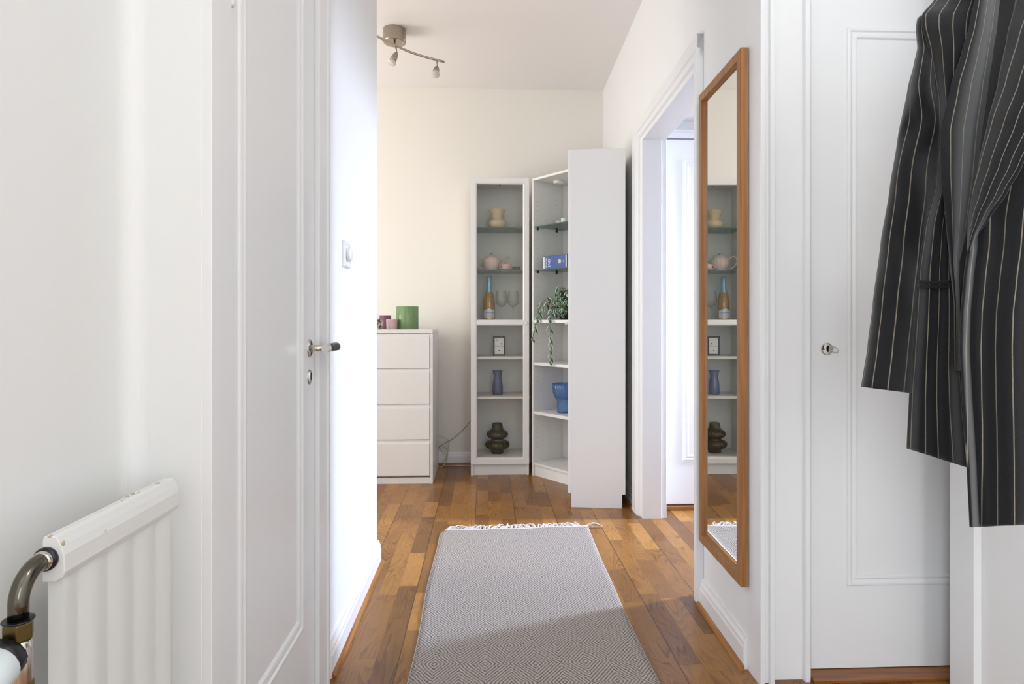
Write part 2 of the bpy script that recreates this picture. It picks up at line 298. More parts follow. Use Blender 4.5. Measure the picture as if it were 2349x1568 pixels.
# ---------------------------------------------------------------- mesh helpers
class MB:
    def __init__(s): s.bm = bmesh.new(); s.uv = s.bm.loops.layers.uv.new('UVMap')
    def box(s, x0, x1, y0, y1, z0, z1):
        v = [s.bm.verts.new((x, y, z)) for x in (x0, x1) for y in (y0, y1) for z in (z0, z1)]
        for f in ((0, 1, 3, 2), (4, 6, 7, 5), (0, 4, 5, 1), (2, 3, 7, 6), (0, 2, 6, 4), (1, 5, 7, 3)):
            s.bm.faces.new([v[i] for i in f])
        return s
    def prism(s, pts, a0, a1, axis='z'):
        def P(p, a): return {'z': (p[0], p[1], a), 'y': (p[0], a, p[1]), 'x': (a, p[0], p[1])}[axis]
        lo = [s.bm.verts.new(P(p, a0)) for p in pts]; hi = [s.bm.verts.new(P(p, a1)) for p in pts]; n = len(pts)
        s.bm.faces.new(lo[::-1]); s.bm.faces.new(hi)
        for i in range(n): s.bm.faces.new((lo[i], lo[(i + 1) % n], hi[(i + 1) % n], hi[i]))
        return s
    def lathe(s, prof, n=40, rib=None, c=(0, 0, 0), smooth=True, cap=True, mtx=None):
        """prof: (radius, height) pairs; rib(angle, height, radius) -> radius"""
        rings = []
        for r, z in prof:
            ring = []
            for i in range(n):
                a = 2 * PI * i / n; rr = rib(a, z, r) if rib else r
                p = Vector((rr * math.cos(a), rr * math.sin(a), z))
                if mtx is not None: p = mtx @ p
                ring.append(s.bm.verts.new(p + Vector(c)))
            rings.append(ring)
        for a, b in zip(rings, rings[1:]):
            for i in range(n):
                f = s.bm.faces.new((a[i], a[(i + 1) % n], b[(i + 1) % n], b[i])); f.smooth = smooth
        if cap:
            s.bm.faces.new(rings[0][::-1]); s.bm.faces.new(rings[-1])
        return s
    def tube(s, pts, r, n=10, smooth=True):
        pts = [Vector(p) for p in pts]; rings = []
        up = Vector((0, 0, 1)); prev = None
        for i, p in enumerate(pts):
            t = (pts[min(i + 1, len(pts) - 1)] - pts[max(i - 1, 0)]).normalized()
            if prev is None: x = t.cross(up) if abs(t.z) < 0.95 else t.cross(Vector((1, 0, 0)))
            else: x = prev - t * prev.dot(t)
            x.normalize(); prev = x; y = t.cross(x)
            rr = r[i] if isinstance(r, (list, tuple)) else r
            rings.append([s.bm.verts.new(p + (x * math.cos(2 * PI * k / n) + y * math.sin(2 * PI * k / n)) * rr) for k in range(n)])
        for a, b in zip(rings, rings[1:]):
            for i in range(n):
                f = s.bm.faces.new((a[i], a[(i + 1) % n], b[(i + 1) % n], b[i])); f.smooth = smooth
        s.bm.faces.new(rings[0][::-1]); s.bm.faces.new(rings[-1])
        return s
    def ring(s, u0, u1, v0, v1, prof, mp):
        """mitred frame around a rectangle; prof: (inset from the outer edge, height); mp(u, v, h) -> xyz"""
        loops = []
        for ins, h in prof:
            loops.append([s.bm.verts.new(mp(u, v, h)) for u, v in ((u0 + ins, v0 + ins), (u1 - ins, v0 + ins), (u1 - ins, v1 - ins), (u0 + ins, v1 - ins))])
        for a, b in zip(loops, loops[1:]):
            for i in range(4): s.bm.faces.new((a[i], a[(i + 1) % 4], b[(i + 1) % 4], b[i]))
        return s
    def grid(s, P, nu, nv, uvf=None, smooth=True, wrap=False):
        vs = [[s.bm.verts.new(P(i / (nu if wrap else nu), j / nv)) for i in range(nu + (0 if wrap else 1))] for j in range(nv + 1)]
        for j in range(nv):
            for i in range(nu):
                i2 = (i + 1) % nu if wrap else i + 1
                f = s.bm.faces.new((vs[j][i], vs[j][i2], vs[j + 1][i2], vs[j + 1][i])); f.smooth = smooth
                if uvf:
                    for lp, (a, b) in zip(f.loops, ((i, j), (i + 1, j), (i + 1, j + 1), (i, j + 1))): lp[s.uv].uv = uvf(a / nu, b / nv)
        return s
    def build(s, name, m, parent=None, bevel=0, loc=None, solid=0, recalc=True, subsurf=0):
        if recalc: bmesh.ops.recalc_face_normals(s.bm, faces=s.bm.faces)
        me = bpy.data.meshes.new(name); s.bm.to_mesh(me); s.bm.free()
        me.materials.append(M[m] if isinstance(m, str) else m)
        o = bpy.data.objects.new(name, me); C.objects.link(o)
        if loc is not None: o.location = loc
        if parent is not None: o.parent = parent
        if solid:
            k = o.modifiers.new('thickness', 'SOLIDIFY'); k.thickness = solid; k.offset = 0
        if subsurf:
            k = o.modifiers.new('smooth', 'SUBSURF'); k.levels = subsurf; k.render_levels = subsurf
        if bevel:
            k = o.modifiers.new('bevel', 'BEVEL'); k.width = bevel; k.segments = 2; k.limit_method = 'ANGLE'; k.angle_limit = R(40)
        return o
def tag(o, label=None, cat=None, group=None, kind=None):
    if label: o['label'] = label
    if cat: o['category'] = cat
    if group: o['group'] = group
    if kind: o['kind'] = kind
    return o
def thing(name, label, cat, loc=(0, 0, 0), rz=0, group=None):
    o = bpy.data.objects.new(name, None); C.objects.link(o); o.location = loc; o.rotation_euler = (0, 0, rz)
    return tag(o, label, cat, group)
def struct(o, label=None): o['kind'] = 'structure'; (label and o.__setitem__('label', label)); return o
def at(px, py, Y):
    """a photo point at the distance Y of the thing it belongs to"""
    S_, C_ = math.sin(TH), math.cos(TH); x = (px - 1174.5) / F; z = (HOR - py) / F
    d = Vector((S_ + x * C_, C_ - x * S_, z)); t = Y / d.y
    return Vector((0, 0, EYE)) + d * t
def text_mesh(name, body, size, mt, mtx, parent, ext=0.0002, sx=1.0):
    cu = bpy.data.curves.new(name, 'FONT'); cu.body = body; cu.size = size; cu.extrude = ext; cu.align_x = 'CENTER'; cu.align_y = 'CENTER'
    tmp = bpy.data.objects.new(name, cu); C.objects.link(tmp)
    dg = bpy.context.evaluated_depsgraph_get(); me = bpy.data.meshes.new_from_object(tmp.evaluated_get(dg))
    bpy.data.objects.remove(tmp); bpy.data.curves.remove(cu)
    me.transform(Matrix.Diagonal((sx, 1, 1, 1))); me.transform(mtx); me.materials.clear(); me.materials.append(M[mt])
    o = bpy.data.objects.new(name, me); C.objects.link(o); o.parent = parent
    return o

CEIL = 2.742
XL = -0.464                                  # left wall face of the hall
# ---------------------------------------------------------------- room shell
struct(MB().box(-3.2, 3.4, -2.3, 4.7, -0.05, 0).build('floor', 'floor'))
struct(MB().box(-3.2, 3.4, -2.3, 4.7, CEIL, CEIL + 0.05).build('ceiling', 'ceil'))
struct(MB().box(-3.2, 3.4, 4.56, 4.66, 0, CEIL).build('wall_back', 'wall_cream'))
# left wall of the hall, with the doorway of door_1, and the recess that holds the radiator
b = MB()
b.prism([(-0.66, 1.05), (XL - 0.004, 1.05), (XL, 1.054), (XL, 1.12), (-0.66, 1.12)], 0, CEIL)
b.prism([(-0.66, 1.73), (XL, 1.73), (XL, 2.696), (XL - 0.004, 2.70), (-0.66, 2.70)], 0, CEIL)
b.box(-0.66, XL, 1.12, 1.73, 2.07, CEIL)
struct(b.build('wall_left', 'wall_white'))
b = MB(); nseg = 8
pts = [(-0.68, -2.1), (-0.585, -2.1), (-0.585, 1.02)]
pts += [(-0.585 + 0.03 * (1 - math.cos(a)), 1.02 + 0.03 * math.sin(a)) for a in [PI / 2 * k / nseg for k in range(1, nseg + 1)]] + [(-0.555, 1.05), (-0.68, 1.05)]
b.prism([(-0.68, -0.6), (-0.585, -0.6)] + pts[2:], 0, CEIL)
o = struct(b.build('wall_left_recess', 'wall_white'))
struct(MB().box(-3.2, -0.66, 2.60, 2.70, 0, CEIL).build('wall_left_room', 'wall_cream'))
b = MB()
b.box(-3.2, -3.1, 2.70, 2.80, 0, CEIL); b.box(-3.2, -3.1, 4.10, 4.56, 0, CEIL); b.box(-3.2, -3.1, 2.80, 4.10, 0, 0.8); b.box(-3.2, -3.1, 2.80, 4.10, 2.3, CEIL)
struct(b.build('wall_far_left', 'wall_cream'))
b = MB().ring(2.80, 4.10, 0.8, 2.3, [(0, 0), (0, 0.04), (0.07, 0.04), (0.07, -0.02)], lambda u, v, h: (-3.1 + h, u, v)); b.box(-3.12, -3.08, 3.42, 3.48, 0.86, 2.24)
struct(b.build('window_1', 'trim'))

# right wall: runs a little outwards towards the back room
RA = -math.atan(0.029); RP = Vector((0.79, 1.81, 0))
rw = lambda o: (setattr(o, 'location', RP), setattr(o, 'rotation_euler', (0, 0, RA)), o)[2]    # local x = 0 is the wall face, y runs along it
b = MB()
b.box(0, 0.10, 0.02, 0.545, 0, CEIL); b.box(0, 0.10, 1.485, 2.76, 0, CEIL); b.box(0, 0.10, 0.545, 1.485, 2.035, CEIL)
rw(struct(b.build('wall_right', 'wall_white')))
# doorway casings
b = MB()
mpR = lambda u, v, h: (-h, u, v)
# stepped casing around the opening, open towards the floor: two legs and a head
def leg(mb, y_out, y_in, prof, top):
    s = 1 if y_in > y_out else -1; wd = abs(y_in - y_out)
    pts = [(0, y_out)] + [(-h, y_out + s * t * wd) for t, h in prof] + [(0, y_in)]
    mb.prism(pts, 0, top, 'z')
b.prism([(0, 0.455), (-0.026, 0.455), (-0.026, 0.462), (-0.022, 0.466), (-0.022, 0.500), (-0.014, 0.506), (0, 0.506)], 0, 2.105)
far = [(0, 1.615), (-0.024, 1.615), (-0.024, 1.530), (-0.016, 1.524), (-0.016, 1.500), (-0.004, 1.494), (0, 1.470)]
b.prism(far, 0, 2.105)
hd = [(0, 2.105), (-0.0245, 2.105), (-0.0245, 2.055), (-0.016, 2.049), (-0.016, 2.026), (-0.004, 2.020), (-0.004, 2.0), (0, 2.0)]
b.prism([(p[0], p[1]) for p in hd], 0.455, 1.615, 'y')
rw(struct(b.build('trim_1', 'trim', bevel=0.0015)))
# inner lining of the doorway, with its own casing towards the next room
b = MB()
b.box(-0.005, 0.125, 0.506, 0.545, 0, 2.03); b.box(-0.003, 0.100, 1.452, 1.485, 0, 2.03); b.box(0.100, 0.128, 1.46, 1.54, 0, 2.03)
b.box(-0.003, 0.125, 0.506, 1.485, 2.005, 2.035)
rw(struct(b.build('trim_2', 'trim', bevel=0.002)))

# vestibule and room beyond the right doorway
struct(MB().box(0.93, 3.4, 3.44, 3.54, 0, CEIL).build('wall_vestibule', 'wall_white'))
b = MB(); b.box(3.3, 3.4, 1.9, 2.8, 0, CEIL); b.box(3.3, 3.4, 3.36, 3.44, 0, CEIL); b.box(3.3, 3.4, 2.8, 3.36, 0, 1.0); b.box(3.3, 3.4, 2.8, 3.36, 2.4, CEIL)
struct(b.build('wall_far_right', 'wall_white'))
b = MB().ring(2.8, 3.36, 1.0, 2.4, [(0, 0), (0, 0.04), (0.06, 0.04), (0.06, -0.02)], lambda u, v, h: (3.3 - h, u, v)); b.box(3.29, 3.31, 3.07, 3.09, 1.06, 2.34)
struct(b.build('window_2', 'trim'))
struct(MB().box(0.90, 3.4, 1.90, 2.0, 0, CEIL).build('wall_right_room', 'wall_white'))
# lowered ceiling of the vestibule
struct(MB().box(0.945, 1.9, 2.01, 3.44, 2.16, 2.20).build('ceiling_vestibule', 'ceil'))

# door_3 in the vestibule: leaf with a panel, casing, hinges
b = MB(); b.box(0.955, 0.995, 3.405, 3.44, 0, 2.09); b.box(0.955, 1.80, 3.405, 3.44, 2.058, 2.098); b.box(1.74, 1.80, 3.405, 3.44, 0, 2.058)
b.box(0.972, 1.78, 3.395, 3.405, 2.09, 2.10)
struct(b.build('trim_3', 'trim', bevel=0.002))
b = MB(); b.box(1.003, 1.735, 3.415, 3.438, 0.03, 2.050)
b.ring(1.095, 1.64, 0.27, 1.94, [(0, 0), (0.003, 0.005), (0.012, 0.005), (0.016, 0.001), (0.022, 0.004), (0.03, 0.004), (0.034, 0)], lambda u, v, h: (u, 3.415 - h, v))
d3 = struct(b.build('door_3', 'trim', bevel=0.0015), 'white panelled door in the vestibule, behind the right doorway')
for z in (1.66, 0.285):
    h = MB().lathe([(0.006, 0), (0.0085, 0.003), (0.0085, 0.046), (0.0075, 0.048), (0.0085, 0.050), (0.0085, 0.102), (0.005, 0.107)], 14, c=(1.000, 3.402, z))
    h.build('hinge', 'trim', d3)
struct(MB().box(0.955, 1.80, 3.395, 3.44, 0, 0.022).build('trim_4', 'oak_x', bevel=0.003))

# near right: closet wall with door_2, then the side wall in front of it
struct(MB().box(0.79, 1.72, 1.845, 1.895, 0, CEIL).build('wall_closet', 'wall_white'))
b = MB()
b.prism([(0.787, 1.845), (0.787, 1.750), (0.800, 1.750), (0.803, 1.768), (0.816, 1.768), (0.819, 1.757), (0.832, 1.757), (0.836, 1.782), (0.924, 1.782), (0.927, 1.766), (0.941, 1.766), (0.947, 1.774), (0.947, 1.79), (0.957, 1.80), (0.957, 1.845)], 0, 2.5)
struct(b.build('trim_5', 'trim', bevel=0.0012))
struct(MB().box(0.955, 1.62, 1.838, 1.844, 0.0, 2.45).build('wall_closet_shadow_gap', 'dark'))
b = MB(); b.box(0.963, 1.60, 1.81, 1.836, 0.014, 2.40)
b.ring(1.073, 1.50, 0.258, 1.918, [(0, 0), (0.003, 0.006), (0.010, 0.007), (0.014, 0.002), (0.020, 0.002), (0.024, 0.005), (0.030, 0.005), (0.034, 0)], lambda u, v, h: (u, 1.81 - h, v))
d2 = struct(b.build('door_2', 'trim', bevel=0.0015), 'white panelled closet door with a key, behind the pinstripe jacket')
e = MB().lathe([(0.0185, 0), (0.0185, 0.0015), (0.016, 0.003), (0.0001, 0.003)], 32, c=(0, 0, 0), mtx=Matrix.Rotation(PI / 2, 4, 'X')).build('escutcheon', 'chrome', d2)
e.location = (1.014, 1.810, 0.963)
k = MB(); k.lathe([(0.0042, 0), (0.0042, 0.001), (0.0001, 0.001)], 14, c=(0.0015, -0.003, 0.005), mtx=Matrix.Rotation(PI / 2, 4, 'X')); k.box(-0.0005, 0.0035, -0.0042, -0.003, -0.009, 0.005)
k.build('keyhole', 'dark', e)
k = MB(); k.lathe([(0.0022, 0), (0.0022, 0.0008), (0.0001, 0.0008)], 12, c=(-0.010, -0.003, -0.001), mtx=Matrix.Rotation(PI / 2, 4, 'X')); k.build('screw', 'nickel', e)
k = MB(); k.tube([(0.0015, 0.0, 0.005), (0.006, -0.020, 0.001)], 0.0028, 10)
ringpts = [Vector((0.0085, -0.028, -0.002)) + Vector((0.45, -0.8, -0.4)).normalized() * (0.010 * math.cos(a)) + Vector((0.0, -0.4, 0.9)).normalized() * (0.0085 * math.sin(a)) for a in [2 * PI * q / 20 for q in range(21)]]
k.tube(ringpts, 0.0017, 8); k.build('key', 'chrome', e)
struct(MB().box(0.948, 1.62, 1.755, 1.838, 0, 0.012).build('trim_6', 'oak_x', bevel=0.003))
struct(MB().box(1.32, 1.72, -2.1, 1.69, 0, CEIL).build('wall_right_near', 'wall_white'))
struct(MB().box(1.298, 1.32, 1.603, 1.69, 0, 2.45).build('trim_7', 'trim', bevel=0.002))
struct(MB().box(1.62, 1.72, 1.69, 1.845, 0, CEIL).build('wall_closet_side', 'wall_white'))
# behind the camera
struct(MB().box(-2.8, -0.585, -0.70, -0.60, 0, CEIL).build('wall_rear_left', 'wall_white'))
struct(MB().box(-2.8, -2.7, -2.2, -0.70, 0, CEIL).build('wall_rear_far_left', 'wall_white'))
b = MB(); b.box(-2.8, -2.25, -2.2, -2.1, 0, CEIL); b.box(-0.65, 0.68, -2.2, -2.1, 0, CEIL); b.box(1.28, 1.72, -2.2, -2.1, 0, CEIL); b.box(0.68, 1.28, -2.2, -2.1, 0, 0.65); b.box(0.68, 1.28, -2.2, -2.1, 2.25, CEIL); b.box(-2.25, -0.65, -2.2, -2.1, 0, 0.65); b.box(-2.25, -0.65, -2.2, -2.1, 2.25, CEIL)
struct(b.build('wall_front', 'wall_white'))
b = MB().ring(-2.25, -0.65, 0.65, 2.25, [(0, 0), (0, 0.04), (0.06, 0.04), (0.06, -0.02)], lambda u, v, h: (u, -2.1 + h, v)); b.box(-1.475, -1.425, -2.12, -2.08, 0.71, 2.19)
struct(b.build('added_window_3', 'trim'))  # unseen window, added as a light source
struct(MB().ring(0.68, 1.28, 0.65, 2.25, [(0, 0), (0, 0.04), (0.05, 0.04), (0.05, -0.02)], lambda u, v, h: (u, -2.1 + h, v)).build('added_window_4', 'trim'))  # second unseen window, added to light the left side
# made-up lamp for fill light in the hall, out of view above the camera
HL = thing('hall_fill_lamp', 'added round white fill lamp, unseen on the hall ceiling above the camera', 'lamp', (0.76, 0.05, CEIL))
MB().lathe([(0.14, 0), (0.145, -0.02), (0.135, -0.025)], 40).build('rim', 'plastic', HL)
em = bpy.data.materials.new('fill_glow'); em.use_nodes = True; em.node_tree.nodes['Principled BSDF'].inputs['Emission Color'].default_value = (1, 0.95, 0.88, 1); em.node_tree.nodes['Principled BSDF'].inputs['Emission Strength'].default_value = HALL_FILL
MB().lathe([(0.135, -0.022), (0.125, -0.05), (0.08, -0.075), (0.0001, -0.085)], 40, cap=False).build('shade', em, HL)

# door_1 in the left wall
b = MB()
b.box(XL - 0.004, -0.451, 1.050, 1.131, 0, 2.12); b.box(XL - 0.004, -0.451, 1.720, 1.800, 0, 2.12)
b.prism([(XL - 0.004, 1.800), (-0.451, 1.800), (-0.447, 1.806), (-0.447, 1.822), (-0.452, 1.832), (XL - 0.004, 1.842)], 0, 2.12)
b.box(XL - 0.004, -0.451, 1.050, 1.842, 2.045, 2.12)
struct(b.build('trim_8', 'trim', bevel=0.0015))
b = MB(); b.box(-0.50, -0.464, 1.134, 1.717, 0.008, 2.04)
b.ring(1.19, 1.604, 0.262, 1.94, [(0, 0), (0.003, 0.005), (0.010, 0.006), (0.015, 0.002), (0.022, 0.002), (0.027, 0.005), (0.036, 0.004), (0.044, 0)], lambda u, v, h: (-0.464 + h, u, v))
d1 = struct(b.build('door_1', 'trim', bevel=0.0015), 'white panelled door with a lever handle in the left wall')
MB().lathe([(0.004, 0), (0.0085, 0.006), (0.0085, 0.055), (0.0075, 0.057), (0.0085, 0.059), (0.0085, 0.11), (0.005, 0.115)], 16, c=(-0.455, 1.136, 1.607)).build('hinge', 'trim', d1)
def oval(mb, cx, cy, cz, ry, rz, prof, n=36):
    """oval plate on the wall, standing out along +x"""
    rings = [[mb.bm.verts.new((cx + h, cy + ry * k * math.cos(2 * PI * i / n), cz + rz * k * math.sin(2 * PI * i / n))) for i in range(n)] for k, h in prof]
    for a, c in zip(rings, rings[1:]):
        for i in range(n): f = mb.bm.faces.new((a[i], a[(i + 1) % n], c[(i + 1) % n], c[i])); f.smooth = True
    mb.bm.faces.new(rings[-1]); return mb
pl = oval(MB(), -0.464, 1.668, 0.974, 0.020, 0.0245, [(1, 0), (1, 0.002), (0.9, 0.004), (0.82, 0.0045), (0.78, 0.0035), (0.3, 0.0035)]).build('handle_plate', 'chrome', d1)
hd_ = MB(); hd_.tube([(-0.462, 1.668, 0.974), (-0.452, 1.668, 0.974), (-0.425, 1.668, 0.974)], [0.008, 0.0085, 0.0085], 16)
hd_.tube([(-0.418, 1.654, 0.974), (-0.418, 1.690, 0.974)], [0.0115, 0.0105], 24)
hd_.build('door_handle', 'chrome', d1)
g = MB().tube([(-0.418, 1.690, 0.974), (-0.418, 1.700, 0.9742), (-0.417, 1.74, 0.9748), (-0.416, 1.764, 0.975), (-0.416, 1.772, 0.975)], [0.0108, 0.0110, 0.0118, 0.0115, 0.006], 20)
tag(g.build('grip', 'bakelite', d1), 'dark brown cylindrical grip of the lever')
kp = oval(MB(), -0.464, 1.667, 0.898, 0.0175, 0.0205, [(1, 0), (1, 0.0015), (0.9, 0.0035), (0.4, 0.0035)]).build('keyhole_plate', 'chrome', d1)
MB().box(-0.461, -0.4600, 1.672, 1.677, 0.890, 0.909).build('keyhole', 'dark', kp)
struct(MB().box(-0.66, -0.60, 1.12, 1.73, 0, 2.07).build('wall_left_closet', 'wall_white'))

# baseboards with the oak quarter-round
def base(name, x, y0, y1, sgn, m='trim'):
    p = [(0, 0), (0.016, 0), (0.016, 0.062), (0.013, 0.070), (0.013, 0.078), (0.008, 0.090), (0.006, 0.100), (0, 0.100)]
    return MB().prism([(x + sgn * a, z) for a, z in p], y0, y1, 'y')
def quarter(x, y0, y1, sgn):
    p = [(0, 0), (0.013, 0), (0.012, 0.006), (0.008, 0.013), (0, 0.015)]
    return MB().prism([(x + sgn * (0.016 + a), z) for a, z in p], y0, y1, 'y')
struct(base('', XL, 1.842, 2.716, 1).build('baseboard_left', 'trim', bevel=0.001))
struct(quarter(XL, 1.842, 2.716, 1).build('trim_9', 'oak_h'))
rw(struct(base('', 0, 0.03, 0.455, -1).build('baseboard_right', 'trim', bevel=0.001)))
rw(struct(quarter(0, 0.022, 0.455, -1).build('trim_10', 'oak_h')))
rw(struct(base('', 0, 1.615, 2.74, -1).build('baseboard_right_far', 'trim', bevel=0.001)))
rw(struct(quarter(0, 1.615, 2.74, -1).build('trim_11', 'oak_h')))
p = [(0, 0), (0.016, 0), (0.016, 0.062), (0.013, 0.070), (0.013, 0.078), (0.008, 0.088), (0, 0.090)]
struct(MB().prism([(4.56 - a, z) for a, z in p], -3.1, 0.855, 'x').build('baseboard_back', 'trim', bevel=0.001))
p = [(0.016, 0), (0.030, 0), (0.028, 0.008), (0.022, 0.015), (0.016, 0.016)]
struct(MB().prism([(4.56 - a, z) for a, z in p], -3.1, 0.85, 'x').build('trim_12', 'oak_x'))

# ---------------------------------------------------------------- light switch
t = thing('light_switch', 'white square dimmer switch with a round knob on the left wall beside the white door', 'light switch', (XL, 2.088, 1.266))
MB().ring(-0.045, 0.045, -0.043, 0.043, [(0, 0), (0, 0.006), (0.004, 0.010), (0.012, 0.010), (0.013, 0.008), (0.044, 0.008)], lambda u, v, h: (h, u, v)).build('plate', 'plastic', t)
MB().lathe([(0.024, 0.008), (0.0235, 0.018), (0.021, 0.021), (0.0001, 0.021)], 36, mtx=Matrix.Rotation(PI / 2, 4, 'Y')).build('dial', 'plastic', t)

# ---------------------------------------------------------------- radiator
t = thing('radiator', 'old white ribbed panel radiator with chipped paint on the left wall', 'radiator', (0, 0, 0))
def rib_x(y):                                    # ribbed front of the panel
    k = ((y - 0.752) / 0.0600) % 1.0
    return -0.4965 + 0.0085 * max(0, min(1, (0.5 - abs(k - 0.5)) * 9 - 1.6) if abs(k - 0.5) > 0.22 else 0) * 0 + 0.0045 * (0.5 + 0.5 * math.cos(2 * PI * k)) ** 0.7
b = MB(); y0, y1, n = 0.748, 1.000, 120
fr = [(rib_x(y0 + (y1 - y0) * i / n), y0 + (y1 - y0) * i / n) for i in range(n + 1)]
b.prism([(-0.508, y0)] + fr + [(-0.508, y1)], 0.10, 0.762)
b.build('panel', 'rad', t)
prof = [(-0.511, 0.745), (-0.511, 0.791), (-0.510, 0.797), (-0.506, 0.799), (-0.5045, 0.796), (-0.502, 0.796), (-0.500, 0.799), (-0.494, 0.796), (-0.489, 0.786), (-0.486, 0.776), (-0.4855, 0.756), (-0.488, 0.750), (-0.496, 0.745)]
MB().prism(prof, 0.742, 1.014, 'y').build('top_rail', 'rad', t, bevel=0.002)
for (x, y, z, r) in ((-0.4872, 0.822, 0.776, 0.0032), (-0.5035, 0.890, 0.7965, 0.0028), (-0.5060, 0.905, 0.7988, 0.0022), (-0.5060, 0.918, 0.7988, 0.0026), (-0.5030, 0.93, 0.7965, 0.0035), (-0.4995, 0.975, 0.7988, 0.003), (-0.4900, 0.746, 0.788, 0.0034), (-0.504, 0.746, 0.7968, 0.0036)):
    b = MB().lathe([(0.0001, -r * .35), (r * .8, -r * .25), (r, 0), (r * .8, r * .25), (0.0001, r * .35)], 9, rib=lambda a, z, q: q * (1 + .25 * math.sin(3 * a + 1)), c=(x, y, z), cap=False, mtx=Matrix.Rotation(PI / 2, 4, 'Y') if z < 0.79 else None)
    tag(b.build('paint_chip', 'chip', t), 'yellowed spot where the paint has chipped off')
MB().lathe([(0.0075, 0), (0.0075, 0.006), (0.005, 0.008)], 16, c=(-0.507, 1.014, 0.786), mtx=Matrix.Rotation(-PI / 2, 4, 'X')).build('air_vent', 'brass', t)
pc = Vector((-0.5055, 0.742, 0.7725))
MB().lathe([(0.0135, 0), (0.0135, 0.004), (0.0105, 0.006)], 28, c=pc, mtx=Matrix.Rotation(PI / 2, 4, 'X')).build('gasket', 'black', t)
MB().lathe([(0.0105, 0.004), (0.0115, 0.006), (0.0110, 0.010), (0.0090, 0.012)], 28, c=pc, mtx=Matrix.Rotation(PI / 2, 4, 'X')).build('union_ring', 'chrome', t)
arc = [pc + Vector((0, -0.008, 0))] + [pc + Vector((-0.001 * a, -0.010 - 0.032 * math.sin(a), -0.034 * (1 - math.cos(a)))) for a in [PI / 2 * k / 12 for k in range(1, 13)]] + [pc + Vector((-0.0016, -0.042, -0.05))]
MB().tube(arc, 0.0098, 20).build('pipe', 'pipe', t)
nx, ny = arc[-1].x, arc[-1].y
b = MB().lathe([(0.0135, 0.700), (0.0150, 0.703), (0.0150, 0.719), (0.0130, 0.722)], 6, c=(nx, ny, 0), smooth=False); b.build('union_nut', 'brass', t, bevel=0.0012)
b = MB().lathe([(0.0148, 0.7215), (0.0155, 0.7222), (0.0148, 0.7232)], 24, c=(nx, ny, 0)); b.tube([(nx + 0.012, ny - 0.004, 0.7228), (nx + 0.0185, ny - 0.002, 0.727)], 0.0016, 8); b.build('lock_clip', 'black', t)
MB().lathe([(0.010, 0.60), (0.0125, 0.61), (0.0125, 0.69), (0.0105, 0.702)], 20, c=(nx + 0.001, ny, 0)).build('valve_body', 'chrome', t)
MB().lathe([(0.0128, 0.645), (0.014, 0.650), (0.0128, 0.655)], 20, c=(nx + 0.001, ny, 0)).build('compression_ring', 'brass', t)
ax = Vector((0.05, -0.97, -0.22)).normalized(); q = Vector((0, 0, 1)).rotation_difference(ax).to_matrix().to_4x4(); hc = Vector((nx - 0.004, ny - 0.008, 0.690))
MB().lathe([(0.012, 0), (0.0215, 0.004), (0.0215, 0.014), (0.019, 0.018)], 36, rib=lambda a, z, r: r * (1 + 0.02 * math.cos(18 * a)), c=hc, mtx=q).build('valve_collar', 'black', t)
MB().lathe([(0.020, 0.016), (0.024, 0.020), (0.0245, 0.060), (0.022, 0.068), (0.0001, 0.069)], 48, rib=lambda a, z, r: r * (1 + 0.018 * (math.cos(24 * a) > 0.2) * (z < 0.065)), c=hc, mtx=q).build('thermostat_head', 'thermo', t)

# ---------------------------------------------------------------- chest of drawers
t = thing('chest_of_drawers', 'white chest of four drawers against the back wall, left of the glass-door cabinet', 'chest of drawers', (-0.736, 4.02, 0))
b = MB()
b.box(0.382, 0.400, 0, 0.48, 0, 0.965); b.box(-0.400, -0.382, 0, 0.48, 0, 0.965); b.box(-0.382, 0.382, 0.465, 0.48, 0.03, 0.965); b.box(-0.382, 0.382, 0.0155, 0.02, 0.045, 0.965)
b.build('carcass', 'furn', t, bevel=0.001)
MB().box(-0.400, 0.400, -0.002, 0.482, 0.966, 0.990).build('top', 'furn', t, bevel=0.0015)
MB().box(-0.380, 0.380, 0.010, 0.026, 0, 0.040).build('plinth', 'furn', t)
for z0, z1 in ((0.742, 0.963), (0.513, 0.739), (0.286, 0.510), (0.056, 0.283)):
    b = MB().prism([(-0.004, z0), (-0.004, z1 - 0.024), (0.006, z1 - 0.020), (0.008, z1), (0.014, z1), (0.014, z0)], -0.379, 0.379, 'x')
    b.build('drawer', 'furn', t, bevel=0.001)

# candle holders on the chest
ZC = 0.990
def holder(name, label, px, py_top, Y, r, h, m, wall=0.004, base_h=0.006, taper=1.0, cat='candle holder', rib=None, n=40):
    p = at(px, 745, Y); p.z = ZC
    o = thing(name, label, cat, (p.x, Y, ZC))
    MB().lathe([(0.0001, 0), (r * 0.97 * taper, 0), (r * taper, 0.003), (r, h - 0.001), (r - wall * .5, h), (r - wall, h - 0.001), (r * taper - wall, base_h), (0.0001, base_h)], n, rib=rib, cap=False).build('vessel', m, o)
    return o
o = holder('glass_candle_holder', 'large green glass cylinder on the white chest of drawers', 934.5, 698, 4.20, 0.0745, 0.152, 'green', rib=lambda a, z, r: r * (1 + 0.006 * math.sin(17 * a) + 0.004 * math.sin(41 * a + 1)), n=96)
MB().lathe([(0.0001, 0.0085), (0.062, 0.0085), (0.062, 0.040), (0.0001, 0.040)], 32, cap=False).build('candle', mat('green_wax', srgb(150, 182, 126), 0.5), o)
o = holder('glass_candle_holder', 'purple glass cup behind the pink one on the white chest', 884, 716, 4.33, 0.040, 0.094, 'purple')
o = holder('glass_candle_holder', 'small frosted pink cup beside the green glass cylinder', 899, 724, 4.13, 0.0375, 0.066, 'pink', taper=0.93)
